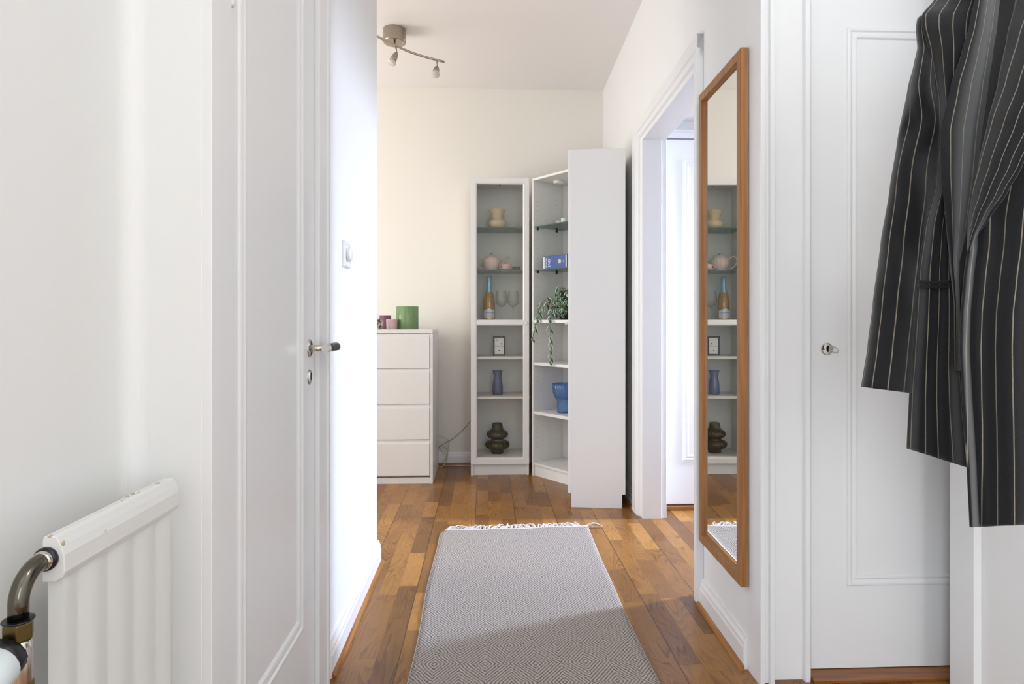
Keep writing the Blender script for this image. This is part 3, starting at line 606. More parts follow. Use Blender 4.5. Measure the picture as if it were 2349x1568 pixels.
o = holder('mosaic_candle_holder', 'small gold and cream mosaic cup at the left wall edge', 866, 724, 4.06, 0.0285, 0.070, 'shell', taper=0.85, rib=lambda a, z, r: r * (1 + 0.03 * math.sin(9 * a + 60 * z)))

# ---------------------------------------------------------------- cables between chest and cabinet
def bez(p, n=14):
    out = []
    P = [Vector(q) for q in p]; P = [P[0]] + P + [P[-1]]
    for i in range(1, len(P) - 2):
        for k in range(n):
            s = k / n; a, b_, c_, d_ = P[i - 1], P[i], P[i + 1], P[i + 2]
            out.append(0.5 * ((2 * b_) + (c_ - a) * s + (2 * a - 5 * b_ + 4 * c_ - d_) * s * s + (3 * b_ - a - 3 * c_ + d_) * s ** 3))
    return out + [P[-1]]
tag(MB().tube(bez([at(1085, 958, 4.52), at(1073, 973, 4.52), at(1060, 988, 4.515), at(1040, 1005, 4.50), at(1022, 1015, 4.48), at(1011, 1022, 4.45), at(1000, 1032, 4.50)]), 0.0022, 6).build('cable', 'cable_grey'),
    'thin grey cable sagging from behind the glass-door cabinet to the chest', 'cable')
p1 = [at(1004, 1000, 4.51), at(1014, 1001, 4.51), at(1024, 1005, 4.51), at(1029, 1015, 4.51), at(1028, 1032, 4.51), at(1024, 1050, 4.515), at(1020, 1062, 4.515), Vector((-0.300, 4.50, 0.004)), Vector((-0.27, 4.49, 0.004)), Vector((-0.19, 4.50, 0.004)), Vector((-0.08, 4.50, 0.004)), Vector((-0.02, 4.515, 0.004))]
tag(MB().tube(bez(p1), 0.003, 6).build('cable', 'cable_white'), 'white cable looping down by the chest and along the floor to the cabinet', 'cable')
p2 = [at(1006, 1028, 4.50), at(1013, 1022, 4.50), at(1022, 1026, 4.50), at(1027, 1032, 4.50), at(1026, 1046, 4.50), at(1024, 1056, 4.50), at(1018, 1066, 4.485), Vector((-0.315, 4.46, 0.004)), Vector((-0.36, 4.505, 0.004))]
tag(MB().tube(bez(p2), 0.0032, 6).build('cable', 'cable_white'), 'short white cable curling from behind the chest down to the floor', 'cable')
p3 = [at(1008, 1024, 4.525), at(1015, 1034, 4.525), at(1017, 1045, 4.525), at(1020, 1036, 4.525), at(1024, 1042, 4.525), at(1019, 1054, 4.525), at(1008, 1066, 4.525)]
tag(MB().tube(bez(p3), 0.002, 6).build('cable', 'cable_white'), 'tangled thin cable close against the chest side above the baseboard', 'cable')

# ---------------------------------------------------------------- bookcases
def knob(parent, loc, axis='Y'):
    rot = Matrix.Rotation(PI / 2, 4, 'X') if axis == 'Y' else Matrix.Rotation(-PI / 2, 4, 'Y')
    return MB().lathe([(0.005, 0), (0.005, 0.006), (0.009, 0.012), (0.0095, 0.018), (0.006, 0.022), (0.0001, 0.0225)], 20, c=loc, mtx=rot, cap=False).build('knob', 'ceramic_white', parent)
def carcass(t, W, D, H, bottom, side_notch=False):
    b = MB(); T = 0.016
    for x0 in (0, W - T):
        b.prism([(0, 0), (0, H), (D, H), (D, 0.078), (D - 0.018, 0.078), (D - 0.018, 0)], x0, x0 + T, 'x')
    b.box(T, W - T, D - 0.006, D - 0.002, bottom - 0.01, H)
    b.box(T, W - T, 0, D - 0.006, H - T, H)
    b.box(T, W - T, 0, D - 0.006, bottom - T, bottom)
    b.build('carcass', 'furn_dull', t, bevel=0.0008)
    MB().box(T, W - T, 0.014, 0.028, 0, bottom - T).build('plinth', 'furn', t)
def glass_shelf(t, W, D, z, name='glass_shelf'):
    s = MB().box(0.018, W - 0.018, 0.010, D - 0.012, z - 0.006, z).build(name, 'shelf_glass', t)
    MB().box(0.018, W - 0.018, 0.0088, 0.010, z - 0.006, z).build('polished_edge', 'shelf_edge', s)
    return s
def door(t, W, z0, z1, mid0, mid1, y=0.0):
    d = MB(); fw = 0.042
    mp = lambda u, v, h: (u, y - h, v)
    d.ring(0, W, z0, mid0, [(fw, 0.006), (fw, 0), (0, 0), (0, 0.018), (fw - 0.008, 0.018), (fw, 0.009), (fw, 0.006)], mp) if False else None
    pf = [(0, 0.002), (0, 0.018), (0.034, 0.018), (0.042, 0.010), (0.042, 0.002), (0, 0.002)]
    d.ring(0, W, z0, z1, pf, mp)
    d.prism([(y - 0.002, mid0), (y - 0.010, mid0), (y - 0.018, mid0 + 0.008), (y - 0.018, mid1 - 0.008), (y - 0.010, mid1), (y - 0.002, mid1)], fw - 0.004, W - fw + 0.004, 'x')
    d = d.build('door', 'furn', t, bevel=0.0008)
    for a, c in ((z0 + fw, mid0), (mid1, z1 - fw)):
        MB().box(fw - 0.002, W - fw + 0.002, y - 0.0075, y - 0.004, a - 0.002, c + 0.002).build('glass_pane', 'pane', d)
    return d
# 1: glass-door cabinet
W, D, H = 0.394, 0.28, 2.008
cabX, cabY = -0.097, 4.225
t1 = thing('glass_door_cabinet', 'tall narrow white cabinet with framed glass door, right of the chest of drawers', 'cabinet', (cabX, cabY, 0))
carcass(t1, W, D, H, 0.125)
for z in (1.682, 1.391): glass_shelf(t1, W, D, z)
for z in (1.040, 0.803, 0.533): MB().box(0.016, W - 0.016, 0.006, D - 0.008, z - 0.018, z).build('shelf', 'furn_dull', t1, bevel=0.0008)
dr = door(t1, W, 0.078, 2.010, 1.013, 1.053)
knob(dr, (W - 0.018, -0.018, 1.03))
for bx in ((0.055, 0.085, 0.002, 0.030, H - 0.030, H - 0.018), (W - 0.090, W - 0.060, 0.002, 0.030, H - 0.030, H - 0.018), (W / 2 - 0.006, W / 2 + 0.008, 0.10, 0.115, H - 0.026, H - 0.016)):
    MB().box(*bx).build('fitting', 'nickel', t1)
# 2: open bookcase set across the corner
t2 = thing('corner_bookcase', 'open white bookcase standing across the corner between the glass-door cabinet and the tall side panel', 'bookcase', (0.316, 4.215, 0), math.atan2(-0.8, 0.6))
W2, D2 = 0.385, 0.28
carcass(t2, W2, D2, H, 0.090)
for z in (1.682, 1.391): glass_shelf(t2, W2, D2, z)
for z in (1.052, 0.766, 0.436): MB().box(0.016, W2 - 0.016, 0.003, D2 - 0.008, z - 0.020, z).build('shelf', 'furn', t2, bevel=0.0008)
b = MB()
for yy in (0.036, 0.212):
    for i in range(54):
        z = 0.19 + 0.032 * i
        if z > 1.9 or any(abs(z - s) < 0.018 for s in (1.682, 1.391, 1.045, 0.76, 0.43)): continue
        b.lathe([(0.0026, 0), (0.0026, 0.0004), (0.0001, 0.0004)], 8, c=(0.016, yy, z), mtx=Matrix.Rotation(PI / 2, 4, 'Y'), cap=False)
        b.lathe([(0.0026, 0), (0.0026, 0.0004), (0.0001, 0.0004)], 8, c=(W2 - 0.016, yy, z), mtx=Matrix.Rotation(-PI / 2, 4, 'Y'), cap=False)
tag(b.build('peg_holes', 'dark', t2), kind='stuff')
for z in (1.676, 1.385):
    for yy in (0.036, 0.212):
        MB().lathe([(0.0075, 0), (0.0075, 0.009), (0.005, 0.012)], 16, c=(0.016, yy, z - 0.0085), mtx=Matrix.Rotation(PI / 2, 4, 'Y')).build('shelf_pin', 'bakelite', t2)
MB().lathe([(0.034, H - 0.016), (0.034, H - 0.028), (0.028, H - 0.032), (0.0001, H - 0.032)], 32, c=(0.113, 0.14, 0)).build('puck_lamp', 'plastic', t2)
# 3: cabinet seen from its side, door towards the room on the left
t3 = thing('side_facing_cabinet', 'tall white cabinet turned side-on, its blank side panel facing the hall', 'cabinet', (0.539, 3.881, 0), -PI / 2 - R(8))
W3, D3 = 0.40, 0.300
carcass(t3, W3, D3, H, 0.125)
for z in (1.682, 1.391): glass_shelf(t3, W3, D3, z)
for z in (1.040, 0.803, 0.533): MB().box(0.016, W3 - 0.016, 0.006, D3 - 0.008, z - 0.018, z).build('shelf', 'furn_dull', t3)
dr = door(t3, W3, 0.078, 2.004, 1.013, 1.053)
knob(dr, (0.020, -0.018, 1.03))

# --- things in the glass-door cabinet
def rib_fn(n, amp, tw=0, z0=-1, z1=9):
    return lambda a, z, r: r * (1 + (amp * math.cos(n * a + tw * z) if z0 < z < z1 else 0))
YC = 4.36
def put(px, z, Y=YC): p = at(px, 735, Y); return (p.x, Y, z)
o = thing('vase', 'cream ceramic vase with pleated flared neck on the top glass shelf', 'vase', put(1140, 1.682))
MB().lathe([(0.0001, 0), (0.040, 0), (0.055, 0.010), (0.064, 0.028), (0.065, 0.045), (0.055, 0.062), (0.036, 0.073)], 72, rib=rib_fn(22, 0.012), cap=False).build('body', 'ceramic_cream', o)
MB().lathe([(0.037, 0.070), (0.035, 0.078), (0.043, 0.105), (0.057, 0.136), (0.058, 0.138), (0.055, 0.136), (0.036, 0.078)], 96, rib=rib_fn(30, 0.03), cap=False).build('neck', 'ceramic_cream', o)
o = thing('teapot', 'blush fluted round teapot on the second glass shelf', 'teapot', put(1127.5, 1.391))
tb = MB().lathe([(0.0001, 0), (0.042, 0), (0.046, 0.006), (0.058, 0.030), (0.064, 0.058), (0.060, 0.080), (0.046, 0.098), (0.030, 0.106)], 84, rib=rib_fn(18, 0.022), cap=False).build('body', 'ceramic_pink', o)
ld = MB().lathe([(0.032, 0.104), (0.024, 0.111), (0.008, 0.116)], 48, rib=rib_fn(18, 0.02)).build('lid', 'ceramic_pink', o)
MB().lathe([(0.005, 0.114), (0.005, 0.120), (0.013, 0.126), (0.012, 0.128), (0.0001, 0.127)], 24, cap=False).build('lid_knob', 'ceramic_grey', ld)
MB().tube([(0.052, 0.02, 0.040), (0.072, 0.028, 0.052), (0.090, 0.034, 0.072), (0.105, 0.038, 0.094), (0.118, 0.041, 0.101)], [0.016, 0.012, 0.009, 0.0075, 0.009], 14).build('spout', 'ceramic_pink', o)
MB().tube(bez([(-0.056, -0.01, 0.080), (-0.074, -0.014, 0.098), (-0.098, -0.018, 0.104), (-0.112, -0.02, 0.080), (-0.104, -0.018, 0.045), (-0.080, -0.014, 0.022), (-0.050, -0.01, 0.018)], 8), 0.0048, 10).build('handle', 'ceramic_pink', o)
sa = tag(MB().lathe([(0.0001, 0), (0.028, 0), (0.030, 0.003), (0.050, 0.012), (0.052, 0.015), (0.050, 0.0155), (0.028, 0.007), (0.0001, 0.006)], 64, rib=rib_fn(24, 0.01), cap=False).build('saucer', 'ceramic_pink', loc=put(1162, 1.391, 4.305)), 'blush fluted saucer under the teacup, in front of the teapot', 'saucer')
o = thing('teacup', 'small blush fluted teacup on a saucer in front of the teapot spout', 'teacup', put(1162, 1.3975, 4.305))
MB().lathe([(0.0001, 0), (0.022, 0), (0.026, 0.006), (0.033, 0.022), (0.036, 0.036), (0.0365, 0.037), (0.0345, 0.036), (0.024, 0.008), (0.0001, 0.006)], 64, rib=rib_fn(20, 0.02), cap=False).build('body', 'ceramic_pink', o)
MB().tube(bez([(-0.031, -0.004, 0.031), (-0.042, -0.006, 0.033), (-0.047, -0.006, 0.022), (-0.040, -0.005, 0.009), (-0.027, -0.003, 0.008)], 8), 0.0034, 8).build('handle', 'ceramic_pink', o)
o = tag(MB().lathe([(0.0001, 0), (0.021, 0), (0.024, 0.004), (0.030, 0.034), (0.0305, 0.036), (0.0285, 0.034), (0.022, 0.005), (0.0001, 0.005)], 48, rib=rib_fn(20, 0.014), cap=False).build('cup', 'ceramic_grey', loc=put(1184, 1.391, 4.40)), 'small mauve-grey cup without handle, right of the teacup', 'cup')
o = thing('sparkling_wine_bottle', 'golden sparkling wine bottle with pale blue foil neck on the middle shelf', 'bottle', put(1122, 1.040, 4.33))
MB().lathe([(0.0001, 0.004), (0.036, 0), (0.0405, 0.006), (0.041, 0.120), (0.040, 0.150), (0.034, 0.180), (0.025, 0.205)], 48, cap=False).build('body', 'wine', o)
def foil_rib(a, z, r):
    return r * (1 + 0.01 * math.sin(9 * a + 70 * z))
b = MB(); n = 48
prof = [(0.0305, 0.186), (0.025, 0.206), (0.0185, 0.235), (0.0162, 0.270), (0.0165, 0.286), (0.0182, 0.290), (0.0182, 0.297), (0.0165, 0.300), (0.0168, 0.309), (0.0150, 0.313), (0.0001, 0.314)]
b.lathe(prof, n, rib=foil_rib, cap=False)
for v in b.bm.verts:
    if v.co.z < 0.19:
        a = math.atan2(v.co.y, v.co.x) + PI / 2; v.co.z -= 0.012 * abs(math.cos(a * 1)) ** 4
b.build('foil', 'foil', o)
lb = MB(); n = 24; vs = []
for j in range(9):
    row = []
    for i in range(n + 1):
        s = -1 + 2 * i / n; a = -PI / 2 + s * 1.15; top = 0.092 - 0.016 * abs(s) ** 0.8
        z = 0.022 + (top - 0.022) * j / 8; row.append(lb.bm.verts.new((0.0414 * math.cos(a), 0.0414 * math.sin(a), z)))
    vs.append(row)
for j in range(8):
    for i in range(n): f = lb.bm.faces.new((vs[j][i], vs[j][i + 1], vs[j + 1][i + 1], vs[j + 1][i])); f.smooth = True
lb = lb.build('label', 'label', o)
b = MB()
for i in range(n):
    a0 = -PI / 2 - 1.15 + 2.3 * i / n; a1 = -PI / 2 - 1.15 + 2.3 * (i + 1) / n
    vv = [b.bm.verts.new((0.0418 * math.cos(a), 0.0418 * math.sin(a), z)) for a, z in ((a0, 0.021), (a1, 0.021), (a1, 0.027), (a0, 0.027))]; b.bm.faces.new(vv)
b.build('gold_band', 'gold', lb)
txt = text_mesh('lettering', 'CANEVARI', 0.0135, 'ink', Matrix.Translation((0, 0, 0.062)) @ Matrix.Rotation(PI / 2, 4, 'X'), lb)
txt2 = text_mesh('lettering', 'PROSECCO', 0.006, 'ink', Matrix.Translation((0.004, 0, 0.040)) @ Matrix.Rotation(PI / 2, 4, 'X'), lb)
for t_ in (txt, txt2):
    for v in t_.data.vertices:
        a = -PI / 2 + v.co.x / 0.0418; r = 0.0419 - v.co.y; v.co.x, v.co.y = r * math.cos(a), r * math.sin(a)
def wineglass(px, Y, label):
    o = thing('wine_glass', label, 'wine glass', put(px, 1.040, Y), group='wine glasses on the middle shelf')
    MB().lathe([(0.0001, 0.102), (0.012, 0.104), (0.030, 0.116), (0.041, 0.138), (0.0425, 0.158), (0.038, 0.190), (0.033, 0.218)], 48, cap=False).build('bowl', 'clear', o)
    MB().lathe([(0.0001, 0), (0.034, 0), (0.034, 0.0015), (0.010, 0.004), (0.0035, 0.012), (0.0028, 0.060), (0.0036, 0.092), (0.010, 0.103)], 32, cap=False).build('stem_and_foot', 'clear', o)
wineglass(1150, 4.34, 'clear balloon wine glass next to the bottle, left of the pair')
wineglass(1177, 4.37, 'clear balloon wine glass at the right of the middle shelf')
o = thing('domino_picture', 'small black framed picture of a domino tile on the fourth shelf', 'picture', put(1145, 0.803, 4.335))
b = MB().ring(-0.043, 0.043, 0, 0.135, [(0, -0.014), (0, 0.014), (0.0105, 0.014), (0.0115, 0.010), (0.0115, -0.014), (0, -0.014)], lambda u, v, h: (u, -h, v)); b.build('frame', 'frame_black', o, bevel=0.0008)
pr_ = MB().box(-0.033, 0.033, -0.009, 0.012, 0.010, 0.125).build('print', 'paper', o)
MB().box(-0.033, 0.033, -0.0096, -0.009, 0.0655, 0.0685).build('divider', 'frame_black', pr_)
for x, z in ((-0.016, 0.109), (0.015, 0.083), (0, 0.037)): MB().lathe([(0.0042, 0), (0.0042, 0.0006), (0.0001, 0.0006)], 18, c=(x, -0.009, z), mtx=Matrix.Rotation(PI / 2, 4, 'X'), cap=False).build('pip', 'frame_black', pr_)
o = tag(MB().lathe([(0.0001, 0), (0.034, 0), (0.0365, 0.004), (0.0365, 0.045), (0.033, 0.085), (0.0275, 0.120), (0.0280, 0.138), (0.0355, 0.165), (0.0345, 0.165), (0.0270, 0.138), (0.0262, 0.120), (0.031, 0.085), (0.034, 0.045), (0.033, 0.008), (0.0001, 0.008)], 64, rib=rib_fn(16, 0.012), cap=False).build('waisted_vase', 'bluegrey_glass', loc=put(1141.5, 0.533, 4.35)),
        'dusty blue waisted glass vase on the fifth shelf', 'vase')
o = tag(MB().lathe([(0.0001, 0), (0.040, 0), (0.042, 0.004), (0.043, 0.020), (0.052, 0.030), (0.078, 0.042), (0.085, 0.060), (0.080, 0.078), (0.060, 0.090), (0.043, 0.096), (0.046, 0.103), (0.066, 0.113), (0.075, 0.130), (0.070, 0.148), (0.050, 0.162), (0.040, 0.170), (0.036, 0.190), (0.0335, 0.204), (0.0355, 0.208), (0.0330, 0.208), (0.0310, 0.200), (0.036, 0.172), (0.068, 0.146), (0.072, 0.130), (0.062, 0.115), (0.040, 0.100), (0.076, 0.080), (0.081, 0.060), (0.072, 0.044), (0.038, 0.022), (0.0001, 0.010)], 110,
        rib=lambda a, z, r: r * (1 + 0.02 * math.cos(22 * a + (30 * z if z > 0.096 else 8 * z))), cap=False).build('double_bulb_vase', 'olive_glass', loc=put(1141, 0.125, 4.345)),
        'smoky olive ribbed glass vase with two bulges on the bottom of the cabinet', 'vase')

# --- things in the corner bookcase (x along its front, y into its depth)
def in2(x, y, z): return t2.matrix_basis @ Vector((x, y, z))
RZ2 = t2.rotation_euler.z
for x, y, h, lab in ((0.052, 0.200, 0.054, 'white ceramic tealight cup on the top glass shelf of the corner bookcase, the left one'), (0.128, 0.180, 0.062, 'white ceramic tealight cup on the top glass shelf, nearer the side-on cabinet')):
    tag(MB().lathe([(0.0001, 0), (0.020, 0), (0.022, 0.003), (0.022, h - 0.002), (0.021, h), (0.019, h - 0.002), (0.019, 0.02), (0.0001, 0.02)], 32, cap=False).build('tealight_cup', 'ceramic_white', loc=in2(x, y, 1.682)), lab, 'tealight holder', 'white cups on the top glass shelf')
# blue box lying on its long side
o = thing('blue_card_box', 'blue box with white lettering standing on its long side in the corner bookcase', 'box', in2(0.165, 0.070, 1.391), RZ2 + 0.02)
o.location = in2(0.165, 0.070, 1.391)
cx0 = MB().box(-0.115, 0.115, -0.012, 0.026, 0, 0.088).build('body', 'box_blue', o, bevel=0.003)
for x0, x1 in ((-0.111, -0.098), (0.100, 0.109)): MB().box(x0, x1, -0.0126, -0.012, 0.003, 0.085).build('side_stripe', 'box_white', cx0)
rot90 = Matrix.Rotation(PI / 2, 4, 'X') @ Matrix.Rotation(-PI / 2, 4, 'Z')
text_mesh('lettering', 'NOVALI', 0.0185, 'box_ink', Matrix.Translation((-0.083, -0.0124, 0.043)) @ rot90, cx0)
text_mesh('lettering', 'OVI', 0.032, 'box_ink', Matrix.Translation((-0.056, -0.0124, 0.043)) @ rot90, cx0)
text_mesh('lettering', 'spel', 0.010, 'box_ink', Matrix.Translation((0.080, -0.0124, 0.046)) @ rot90, cx0)
MB().lathe([(0.0150, 0), (0.0150, 0.0008), (0.0001, 0.0008)], 24, rib=lambda a, z, r: r * (1 + 0.14 * math.cos(6 * a)), c=(0.046, -0.012, 0.046), mtx=Matrix.Rotation(PI / 2, 4, 'X'), cap=False).build('badge', 'box_badge', cx0)
# footed blue bowl
tw = lambda a, z, r: r * (1 + (0.030 * math.cos(20 * a + 45 * z) if z > 0.075 else 0.006 * math.cos(20 * a)))
tag(MB().lathe([(0.0001, 0), (0.042, 0), (0.0445, 0.004), (0.0445, 0.070), (0.045, 0.082), (0.060, 0.104), (0.070, 0.132), (0.0745, 0.165), (0.0745, 0.192), (0.0725, 0.192), (0.072, 0.165), (0.066, 0.132), (0.056, 0.108), (0.041, 0.090), (0.0001, 0.086)], 100, rib=tw, cap=False).build('footed_bowl', 'blue_glass', loc=in2(0.190, 0.115, 0.436)),
    'blue swirled glass bowl on a wide foot, in the corner bookcase', 'bowl')
# trailing plant
o = thing('trailing_plant', 'trailing green and white leaved plant in a black pot on the corner bookcase', 'plant', in2(0.205, 0.130, 1.052), RZ2)
MB().lathe([(0.0001, 0), (0.044, 0), (0.047, 0.004), (0.058, 0.080), (0.059, 0.085), (0.055, 0.083), (0.050, 0.07), (0.0001, 0.07)], 40, cap=False).build('pot', 'pot', o)
MB().lathe([(0.0001, 0.076), (0.035, 0.078), (0.054, 0.076)], 24, cap=False).build('soil', 'soil', o)
rnd = random.Random(11)
lf = MB(); st = MB()
def leaf(mb, p, d, up, L, wd):
    d = d.normalized(); side = d.cross(up).normalized(); n = side.cross(d).normalized(); ns, nc = 7, 4
    ws = [0.03, 0.55, 0.9, 1.0, 0.85, 0.55, 0.2, 0.0]; rows = []; off = rnd.uniform(-0.06, 0.06)
    for i in range(ns + 1):
        s = i / ns; c = p + d * (L * s) - n * (L * 0.30 * s * s); row = []
        for k in range(-nc // 2, nc // 2 + 1):
            q = k / (nc / 2); row.append(mb.bm.verts.new(c + side * (wd * ws[i] * q) + n * (abs(q) * wd * 0.35 * ws[i])))
        rows.append(row)
    for i in range(ns):
        for k in range(nc):
            f = mb.bm.faces.new((rows[i][k], rows[i][k + 1], rows[i + 1][k + 1], rows[i + 1][k])); f.smooth = True
            for lp, (a, b_) in zip(f.loops, ((k, i), (k + 1, i), (k + 1, i + 1), (k, i + 1))): lp[mb.uv].uv = (a / nc + off, b_ / ns + off * 9)
def vine(pts, nleaf, L, start=0.0, droop=0.4):
    P = bez(pts, 10); st.tube(P, 0.0014, 6)
    for i in range(nleaf):
        s = start + (1 - start) * (i + 0.5) / nleaf; idx = min(len(P) - 2, int(s * (len(P) - 1))); p = P[idx]; tg = (P[idx + 1] - P[idx]).normalized()
        a = i * 2.4 + rnd.uniform(-0.5, 0.5); sd = Vector((math.cos(a), math.sin(a), 0)); d = (tg * 0.45 + sd * 0.8 + Vector((0, -0.15, 0.1 - droop * s)))
        l = L * (1.1 - 0.35 * s) * rnd.uniform(0.85, 1.1); leaf(lf, p, d, Vector((rnd.uniform(-.3, .3), -0.5, 1)), l, l * 0.29)
# mound over the pot
for i in range(30):
    a = 2 * PI * i / 30 + rnd.uniform(-0.15, 0.15); r = rnd.uniform(0.008, 0.035)
    top = Vector((math.cos(a) * (r + 0.030), math.sin(a) * (r + 0.030) * 0.8, rnd.choice((0.13, 0.165, 0.195)) + rnd.uniform(-0.02, 0.025)))
    end = top + Vector((math.cos(a) * 0.035, math.sin(a) * 0.03, -0.03 - rnd.uniform(0, 0.05)))
    vine([(math.cos(a) * 0.02, math.sin(a) * 0.02, 0.075), (math.cos(a) * r, math.sin(a) * r, 0.11), top, end], 7, 0.052, 0.2, 0.7)
# front of the pot
for i in range(7):
    x = -0.05 + 0.016 * i
    vine([(x * 0.6, -0.02, 0.08), (x, -0.062, 0.12), (x * 1.15, -0.080, 0.085), (x * 1.2, -0.082, 0.055 - 0.015 * (i % 3))], 4, 0.048, 0.3, 0.9)
# the two long runners over the shelf edge
vine([(-0.03, -0.02, 0.09), (-0.075, -0.075, 0.150), (-0.115, -0.105, 0.125), (-0.130, -0.128, 0.07), (-0.132, -0.143, 0.01), (-0.148, -0.150, -0.05), (-0.160, -0.153, -0.10), (-0.168, -0.155, -0.135)], 17, 0.044, 0.18, 0.9)
vine([(-0.03, -0.03, 0.09), (-0.055, -0.08, 0.130), (-0.085, -0.110, 0.10), (-0.108, -0.128, 0.06), (-0.118, -0.140, 0.02)], 10, 0.046, 0.2, 0.9)
vine([(0.00, -0.03, 0.09), (-0.01, -0.09, 0.125), (-0.012, -0.125, 0.05), (-0.010, -0.147, -0.02), (0.004, -0.152, -0.09), (0.006, -0.152, -0.17), (0.004, -0.152, -0.25), (0.004, -0.152, -0.275)], 20, 0.048, 0.16, 0.9)
st.build('stems', 'vine', o)
tag(lf.build('foliage', 'leaf', o, recalc=False), kind='stuff')

# ---------------------------------------------------------------- ceiling spotlight
t = thing('ceiling_spotlight', 'brushed nickel ceiling lamp with a curved bar and small spotlights', 'lamp', (-0.528, 3.66, CEIL))
MB().lathe([(0.0655, 0), (0.066, -0.002), (0.066, -0.004), (0.066, -0.068), (0.066, -0.071), (0.0645, -0.076), (0.061, -0.078), (0.058, -0.0785), (0.0001, -0.079)], 56, c=(0, 0, 0), cap=False).build('canopy', 'nickel', t)
lp = t.location
def L_(px, py, Y): return at(px, py, Y) - Vector(lp)
bar = bez([L_(820, 62, 3.50), L_(864, 83, 3.52), L_(900, 101, 3.54), L_(940, 119, 3.56), L_(980, 132, 3.58), L_(1020, 142, 3.60)], 8)
b = MB(); b.tube(bar, 0.0064, 12); b.build('bar', 'nickel', t)
b = MB().tube([L_(907, 104, 3.545), Vector((0, 0, -0.078))], 0.006, 12); b.build('stem', 'nickel', t)
MB().lathe([(0.006, 0), (0.006, 0.001), (0.0045, 0.003), (0.0001, 0.003)], 14, c=(0.057, -0.033, -0.03), mtx=Matrix.Rotation(PI / 2, 4, 'X') @ Matrix.Rotation(R(60), 4, 'Y')).build('screw', 'nickel', t)
def spot(p0, p1, axis, cable):
    """p0: joint on the bar, p1: top of the head"""
    h = MB().tube([p0, p1], 0.005, 12)
    axis = Vector(axis).normalized(); q = Vector((0, 0, 1)).rotation_difference(axis).to_matrix().to_4x4()
    h.lathe([(0.004, -0.004), (0.010, 0.004), (0.016, 0.020), (0.0185, 0.040), (0.0185, 0.056), (0.0165, 0.056), (0.015, 0.040)], 32, c=p1, mtx=q, cap=False)
    h = h.build('spot_head', 'nickel', t)
    MB().lathe([(0.015, 0.050), (0.024, 0.066), (0.0245, 0.072), (0.021, 0.076), (0.0001, 0.0765)], 32, c=p1, mtx=q, cap=False).build('bulb', 'bulb', h)
    if cable: MB().tube(bez(cable, 6), 0.0011, 6).build('wire', 'plastic', t)
j1 = L_(907, 104, 3.545); j2 = L_(1003, 139, 3.59)
spot(j1, L_(910, 121, 3.545), (-0.42, -0.25, -1), [L_(914, 116, 3.54), L_(922, 104, 3.56), L_(930, 88, 3.60)])
spot(j2, L_(1002.5, 153, 3.59), (-0.10, -0.55, -0.85), None)
spot(L_(832, 68, 3.505), L_(832, 82, 3.505), (0.2, 0.2, -1), None)

# ---------------------------------------------------------------- mirror
t = thing('wall_mirror', 'tall oak framed mirror hanging on the right wall between the two doorways', 'mirror', RP, RA)
y0, y1, z0, z1 = 0.018, 0.418, 0.252, 1.862
mp = lambda u, v, h: (-h, u, v)
MB().ring(y0, y1, z0, z1, [(0, 0.006), (0, 0.028), (0.004, 0.030), (0.030, 0.030), (0.030, 0.018), (0.030, 0.006), (0, 0.006)], mp).build('frame', 'oak_v', t, bevel=0.0008)
MB().box(-0.018, -0.008, y0 + 0.026, y1 - 0.026, z0 + 0.026, z1 - 0.026).build('glass', 'mirror', t)
for ya in (y0 + 0.05, y1 - 0.10): MB().box(-0.008, 0.0, ya, ya + 0.05, z1 - 0.06, z1 - 0.04).build('bracket', 'nickel', t)

# ---------------------------------------------------------------- rug
t = thing('rug', 'grey-beige diamond woven runner rug with off-white fringe on the oak floor', 'rug', (0, 0, 0))
RX0, RX1, RY0, RY1 = -0.222, 0.500, 0.55, 3.100
def rz_(x, y):
    s = 0.0085 + 0.0022 * math.sin(x * 11 + y * 5) * math.sin(y * 9.0) ** 2
    e = max(0, (y - 3.02) / 0.08); s += 0.006 * e * e * max(0, (x - 0.0) / 0.5)
    return s
def rp(s, v, z):
    y = RY0 + (RY1 - RY0) * v; x0 = RX0 + 0.004 * math.sin(7 * y) + 0.022 * max(0, (y - 3.03) / 0.07) ** 2.5; x1 = RX1 + 0.004 * math.sin(5 * y + 1) + 0.018 * max(0, (y - 2.7) / 0.4)
    x = x0 + (x1 - x0) * s; y += 0.012 * s * v ** 20 + 0.004 * math.sin(x * 25) * v ** 20
    return (x, y, rz_(x, y) if z else 0.001)
b = MB(); b.grid(lambda s, v: rp(s, v, 1), 40, 180); b.grid(lambda s, v: rp(1 - s, v, 0), 40, 180)
b.grid(lambda s, v: rp(0, s, v > 0.5), 180, 1); b.grid(lambda s, v: rp(1, s, v < 0.5), 180, 1); b.grid(lambda s, v: rp(s, 1, v > 0.5), 40, 1); b.grid(lambda s, v: rp(s, 0, v < 0.5), 40, 1)
bmesh.ops.remove_doubles(b.bm, verts=b.bm.verts, dist=1e-5)
b.build('woven_field', 'rug', t)
fr = MB(); rnd = random.Random(5)
fr.tube([Vector(rp(s / 40, 1, 1)) + Vector((0, 0.001, -0.001)) for s in range(41)], 0.0045, 8)
for sd in (0, 1): fr.tube([Vector(rp(sd, v / 120, 1)) + Vector((0, 0, -0.0025)) for v in range(121)], 0.0024, 6)
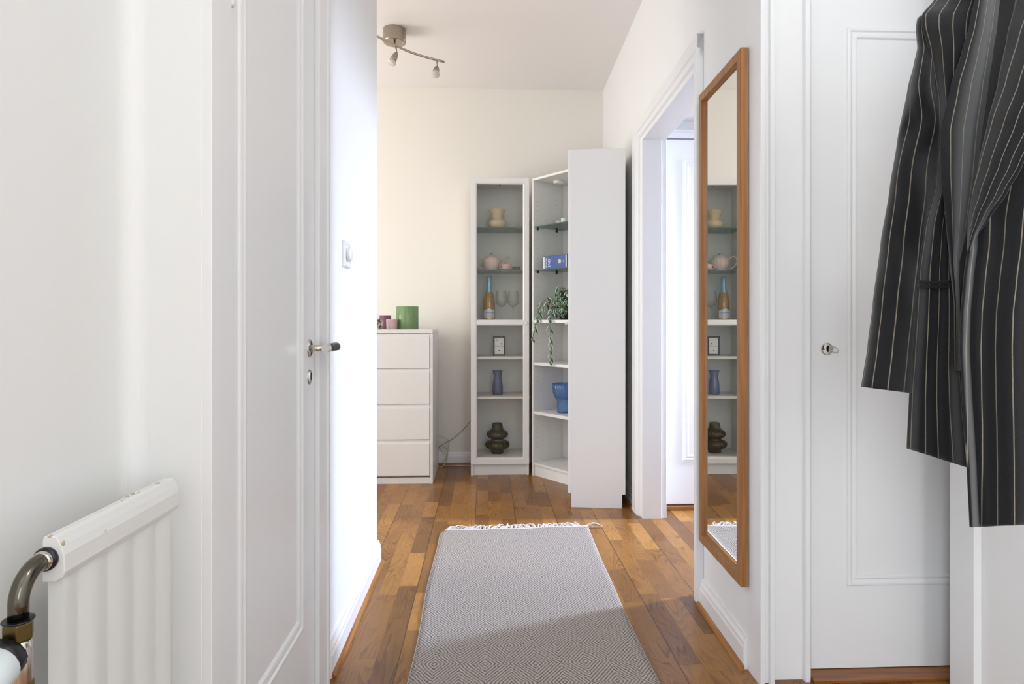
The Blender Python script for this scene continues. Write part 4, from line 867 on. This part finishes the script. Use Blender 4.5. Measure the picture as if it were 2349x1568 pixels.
for i in range(150):
    s = (i + rnd.uniform(-.3, .3)) / 149; s = min(1, max(0, s)); p = Vector(rp(s, 1, 1))
    lean = 0.9 * math.sin(s * 19) + rnd.uniform(-0.7, 0.9) + (1.6 if s > 0.95 else 0) + (0.8 if s < 0.4 else 0); L0 = rnd.uniform(0.040, 0.075) * (1.3 if s > 0.95 else 1)
    d = Vector((lean, 1.0 if s < 0.95 else 0.35, 0)).normalized()
    q = [p + Vector((0, 0.002, -0.002)), p + d * L0 * 0.5 + Vector((rnd.uniform(-.004, .004), 0, rnd.uniform(0, .014))), p + d * L0 + Vector((rnd.uniform(-.008, .008), rnd.uniform(-.006, .004), 0))]
    q[1].z = max(0.004, q[1].z); q[2].z = 0.0035 + rnd.uniform(0, 0.012)
    fr.tube(bez(q, 4), [0.0028, 0.0032, 0.0032, 0.003, 0.003, 0.0028, 0.0026, 0.0022, 0.0014], 5)
tag(fr.build('fringe', 'wool', t), kind='stuff')

# ---------------------------------------------------------------- pinstripe jacket on its hanger
JK = thing('pinstripe_jacket', 'dark charcoal pinstripe suit jacket hanging in the right foreground', 'jacket', (0, 0, 0))
def lerp_rows(rows, v):
    """rows: (py, xl, xr, Yl, Yr)"""
    y = rows[0][0] + (rows[-1][0] - rows[0][0]) * v
    for a, b_ in zip(rows, rows[1:]):
        if y <= b_[0] or b_ is rows[-1]:
            s = (y - a[0]) / (b_[0] - a[0]); s = min(1, max(0, s)); s2 = s * s * (3 - 2 * s) * 0.3 + s * 0.7
            return [y] + [a[k] + (b_[k] - a[k]) * s2 for k in range(1, 5)]
def panel(name, rows, depth, stripes, u0=0.0, hem=lambda s: 0, nu=48, nv=90, solid=0.0025, m='pin', skew=lambda s, v: 0):
    b = MB()
    def P(s, v):
        y, xl, xr, Yl, Yr = lerp_rows(rows, v)
        y = y + hem(s) * v ** 3
        return at(xl + (xr - xl) * s, y, Yl + (Yr - Yl) * s + depth(s, v))
    b.grid(P, nu, nv, lambda s, v: (u0 + stripes * s + skew(s, v), v))
    return b.build(name, m, JK, solid=solid)
sm = lambda x, c, w_: math.exp(-((x - c) / w_) ** 2)
# back of the jacket, closing it from behind
panel('back_panel', [(-140, 2230, 2560, 1.10, 1.10), (40, 2150, 2600, 1.15, 1.12), (300, 2165, 2560, 1.17, 1.10), (860, 2110, 2520, 1.17, 1.06), (985, 2100, 2520, 1.16, 1.06)], lambda s, v: 0.02 * math.sin(s * 9), 12, nu=30, nv=40, m='lining')
# sleeve: a flattened tube
rows = [(36, 2112, 2135, 1.02, 1.02), (44, 2105, 2150, 1.02, 1.02), (64, 2102, 2160, 1.02, 1.02), (110, 2106, 2168, 1.02, 1.02), (150, 2097, 2170, 1.02, 1.02), (200, 2084, 2172, 1.03, 1.02), (320, 2060, 2170, 1.03, 1.03), (440, 2041, 2160, 1.03, 1.03), (560, 2021, 2142, 1.03, 1.03), (700, 2003, 2124, 1.03, 1.03), (800, 1991, 2112, 1.02, 1.02), (895, 1977, 2104, 1.01, 1.01)]
b = MB()
def SP(s, v):
    y, xl, xr, Yl, Yr = lerp_rows(rows, v); a = 2 * PI * s; xc, hw = (xl + xr) / 2, (xr - xl) / 2
    cr = 0.05 * math.sin(v * 31 + a * 2) * sm(v, 0.30, 0.12) + 0.04 * math.sin(v * 26 - a * 3) * sm(v, 0.62, 0.16)
    th = 0.042 * (0.5 + min(1, v * 6) * 0.5)
    y += (8 * math.cos(a) * -1 + 0) * v ** 8
    return at(xc - hw * math.cos(a), y, Yl - math.sin(a) * th * (1 + cr * 3) + 0.012 * math.sin(v * 22 + 2 * math.cos(a)) * sm(v, 0.28, 0.15))
b.grid(SP, 64, 110, lambda s, v: (10.5 * s + 0.5 * math.sin(v * 16) * sm(v, 0.26, 0.10) + 1.6 * (1 - v) ** 2 * 0.6, v), wrap=True)
b.build('sleeve', 'pin', JK, solid=0.002)
# front panel on the sleeve side, with the pocket
rows = [(-120, 2235, 2300, 1.03, 1.00), (0, 2144, 2262, 1.01, 0.97), (36, 2114, 2258, 1.00, 0.96), (60, 2116, 2254, 0.995, 0.955), (110, 2130, 2245, 0.99, 0.95), (230, 2152, 2222, 0.985, 0.95), (330, 2155, 2215, 0.985, 0.95), (430, 2146, 2205, 0.985, 0.95), (520, 2122, 2200, 0.985, 0.95), (620, 2108, 2202, 0.985, 0.95), (700, 2102, 2206, 0.985, 0.95), (820, 2094, 2206, 0.985, 0.95), (900, 2087, 2212, 0.985, 0.95), (1028, 2081, 2226, 0.985, 0.95)]
dp = lambda s, v: -0.018 * math.sin(PI * min(1, s * 1.05)) + 0.006 * math.sin(s * 13 + 2 * v) * v
panel('front_panel', rows, dp, 4.6, 0.2, hem=lambda s: 46 * s, nu=60, nv=120)
# pocket welt on that panel
rows_p = [(643, 2106, 2183, 0.958, 0.926), (660, 2105, 2183, 0.958, 0.926)]
pk = MB(); pk.grid(lambda s, v: at(2107 + 75 * s, 642 + 8 * v + 2 * math.sin(s * 3), 0.9665 - 0.028 * s - 0.008 * math.sin(PI * s)), 20, 3, lambda s, v: (0.2, v)); pk.build('pocket_welt', 'pin', JK, solid=0.0035)
pk = MB(); pk.grid(lambda s, v: at(2107 + 75 * s, 652 + 7 * v + 2 * math.sin(s * 3), 0.9665 - 0.028 * s - 0.008 * math.sin(PI * s)), 20, 3, lambda s, v: (0.2, v)); pk.build('pocket_welt', 'pin', JK, solid=0.0025)
# rolled lapel of the sleeve side
rows = [(-120, 2262, 2330, 0.955, 1.00), (0, 2236, 2292, 0.935, 0.97), (60, 2224, 2286, 0.93, 0.965), (120, 2206, 2277, 0.925, 0.96), (200, 2180, 2266, 0.92, 0.955), (300, 2158, 2252, 0.915, 0.95), (400, 2160, 2240, 0.915, 0.95), (500, 2170, 2222, 0.915, 0.945), (600, 2180, 2200, 0.915, 0.94), (700, 2190, 2201, 0.925, 0.94), (850, 2192, 2202, 0.935, 0.94)]
panel('lapel', rows, lambda s, v: -0.016 * math.sin(PI * min(1, s * 1.3)) + 0.02 * s * s, 3.2, 0.0, nu=40, nv=90, skew=lambda s, v: -0.5 * v)
# far side of the jacket front, nearer to the camera and hanging lower
rows = [(-120, 2380, 2640, 0.94, 0.80), (0, 2330, 2640, 0.92, 0.80), (190, 2290, 2620, 0.91, 0.80), (380, 2245, 2600, 0.90, 0.80), (500, 2224, 2580, 0.895, 0.80), (560, 2222, 2570, 0.89, 0.80), (640, 2212, 2560, 0.885, 0.80), (720, 2205, 2550, 0.885, 0.80), (800, 2203, 2550, 0.885, 0.80), (900, 2208, 2550, 0.885, 0.80), (1000, 2215, 2550, 0.885, 0.80), (1080, 2220, 2550, 0.885, 0.80), (1208, 2226, 2550, 0.885, 0.80)]
panel('front_panel', rows, lambda s, v: -0.020 * sm(s, 0.0, 0.03) + 0.010 * sm(s, 0.06, 0.03) - 0.006 * math.sin(s * 20 + v * 2), 9.2, 0.35, hem=lambda s: -14 * s, nu=90, nv=130, skew=lambda s, v: 0.25 * math.sin(v * 7) * (1 - s) ** 3 + 0.5 * (v - 0.5))
# its broad lapel
rows = [(-120, 2385, 2560, 0.895, 0.80), (0, 2332, 2500, 0.872, 0.79), (80, 2312, 2470, 0.868, 0.79), (190, 2291, 2430, 0.862, 0.79), (280, 2267, 2392, 0.860, 0.80), (380, 2246, 2345, 0.857, 0.815), (440, 2233, 2312, 0.857, 0.825), (500, 2223, 2270, 0.857, 0.84), (540, 2221, 2242, 0.858, 0.85), (575, 2220, 2226, 0.862, 0.86)]
panel('lapel', rows, lambda s, v: -0.010 * math.sin(PI * min(1, s * 1.2)), 4.6, 0.25, nu=50, nv=80, skew=lambda s, v: 1.5 * v)
# far shoulder sleeve, mostly out of frame
b = MB()
b.grid(lambda s, v: at(2600 + 50 * v - (60 + 10 * v) * math.cos(2 * PI * s), 30 + 900 * v, 0.84 + 0.035 * math.sin(2 * PI * s)), 32, 40, lambda s, v: (10.5 * s, v), wrap=True); b.build('sleeve', 'pin', JK, solid=0.002)
# hanger and the rail it hangs from (just above the picture)
HG = thing('coat_hanger', 'wooden coat hanger inside the pinstripe jacket', 'hanger', (0, 0, 0))
ha, hb = at(2150, 10, 1.05), at(2560, 10, 0.86); hm = (ha + hb) / 2; hm.z += 0.075
MB().tube(bez([ha, (ha + hm) / 2 + Vector((0, 0, 0.012)), hm, (hb + hm) / 2 + Vector((0, 0, 0.012)), hb], 8), 0.010, 12).build('arms', 'oak_v', HG)
hk = [hm, hm + Vector((0, 0, 0.05))] + [hm + Vector((0, 0, 0.075)) + Vector((0.02 * math.sin(a), 0, -0.022 * math.cos(a))) for a in [PI * k / 8 for k in range(1, 10)]]
MB().tube(hk, 0.0022, 8).build('hook', 'chrome', HG)
top = hm.z + 0.100
RK = thing('coat_rail', 'steel coat rail on brackets from the near right wall', 'coat rack', (0, 0, 0))
MB().tube([(hm.x, 0.45, top - 0.013), (hm.x, 1.20, top - 0.013)], 0.010, 16).build('rail', 'chrome', RK)
for yy in (0.50, 1.15):
    b = MB().tube([(hm.x, yy, top - 0.013), (1.307, yy, top - 0.013)], 0.008, 12); b.box(1.305, 1.32, yy - 0.02, yy + 0.02, top - 0.06, top + 0.03); b.build('bracket', 'chrome', RK)
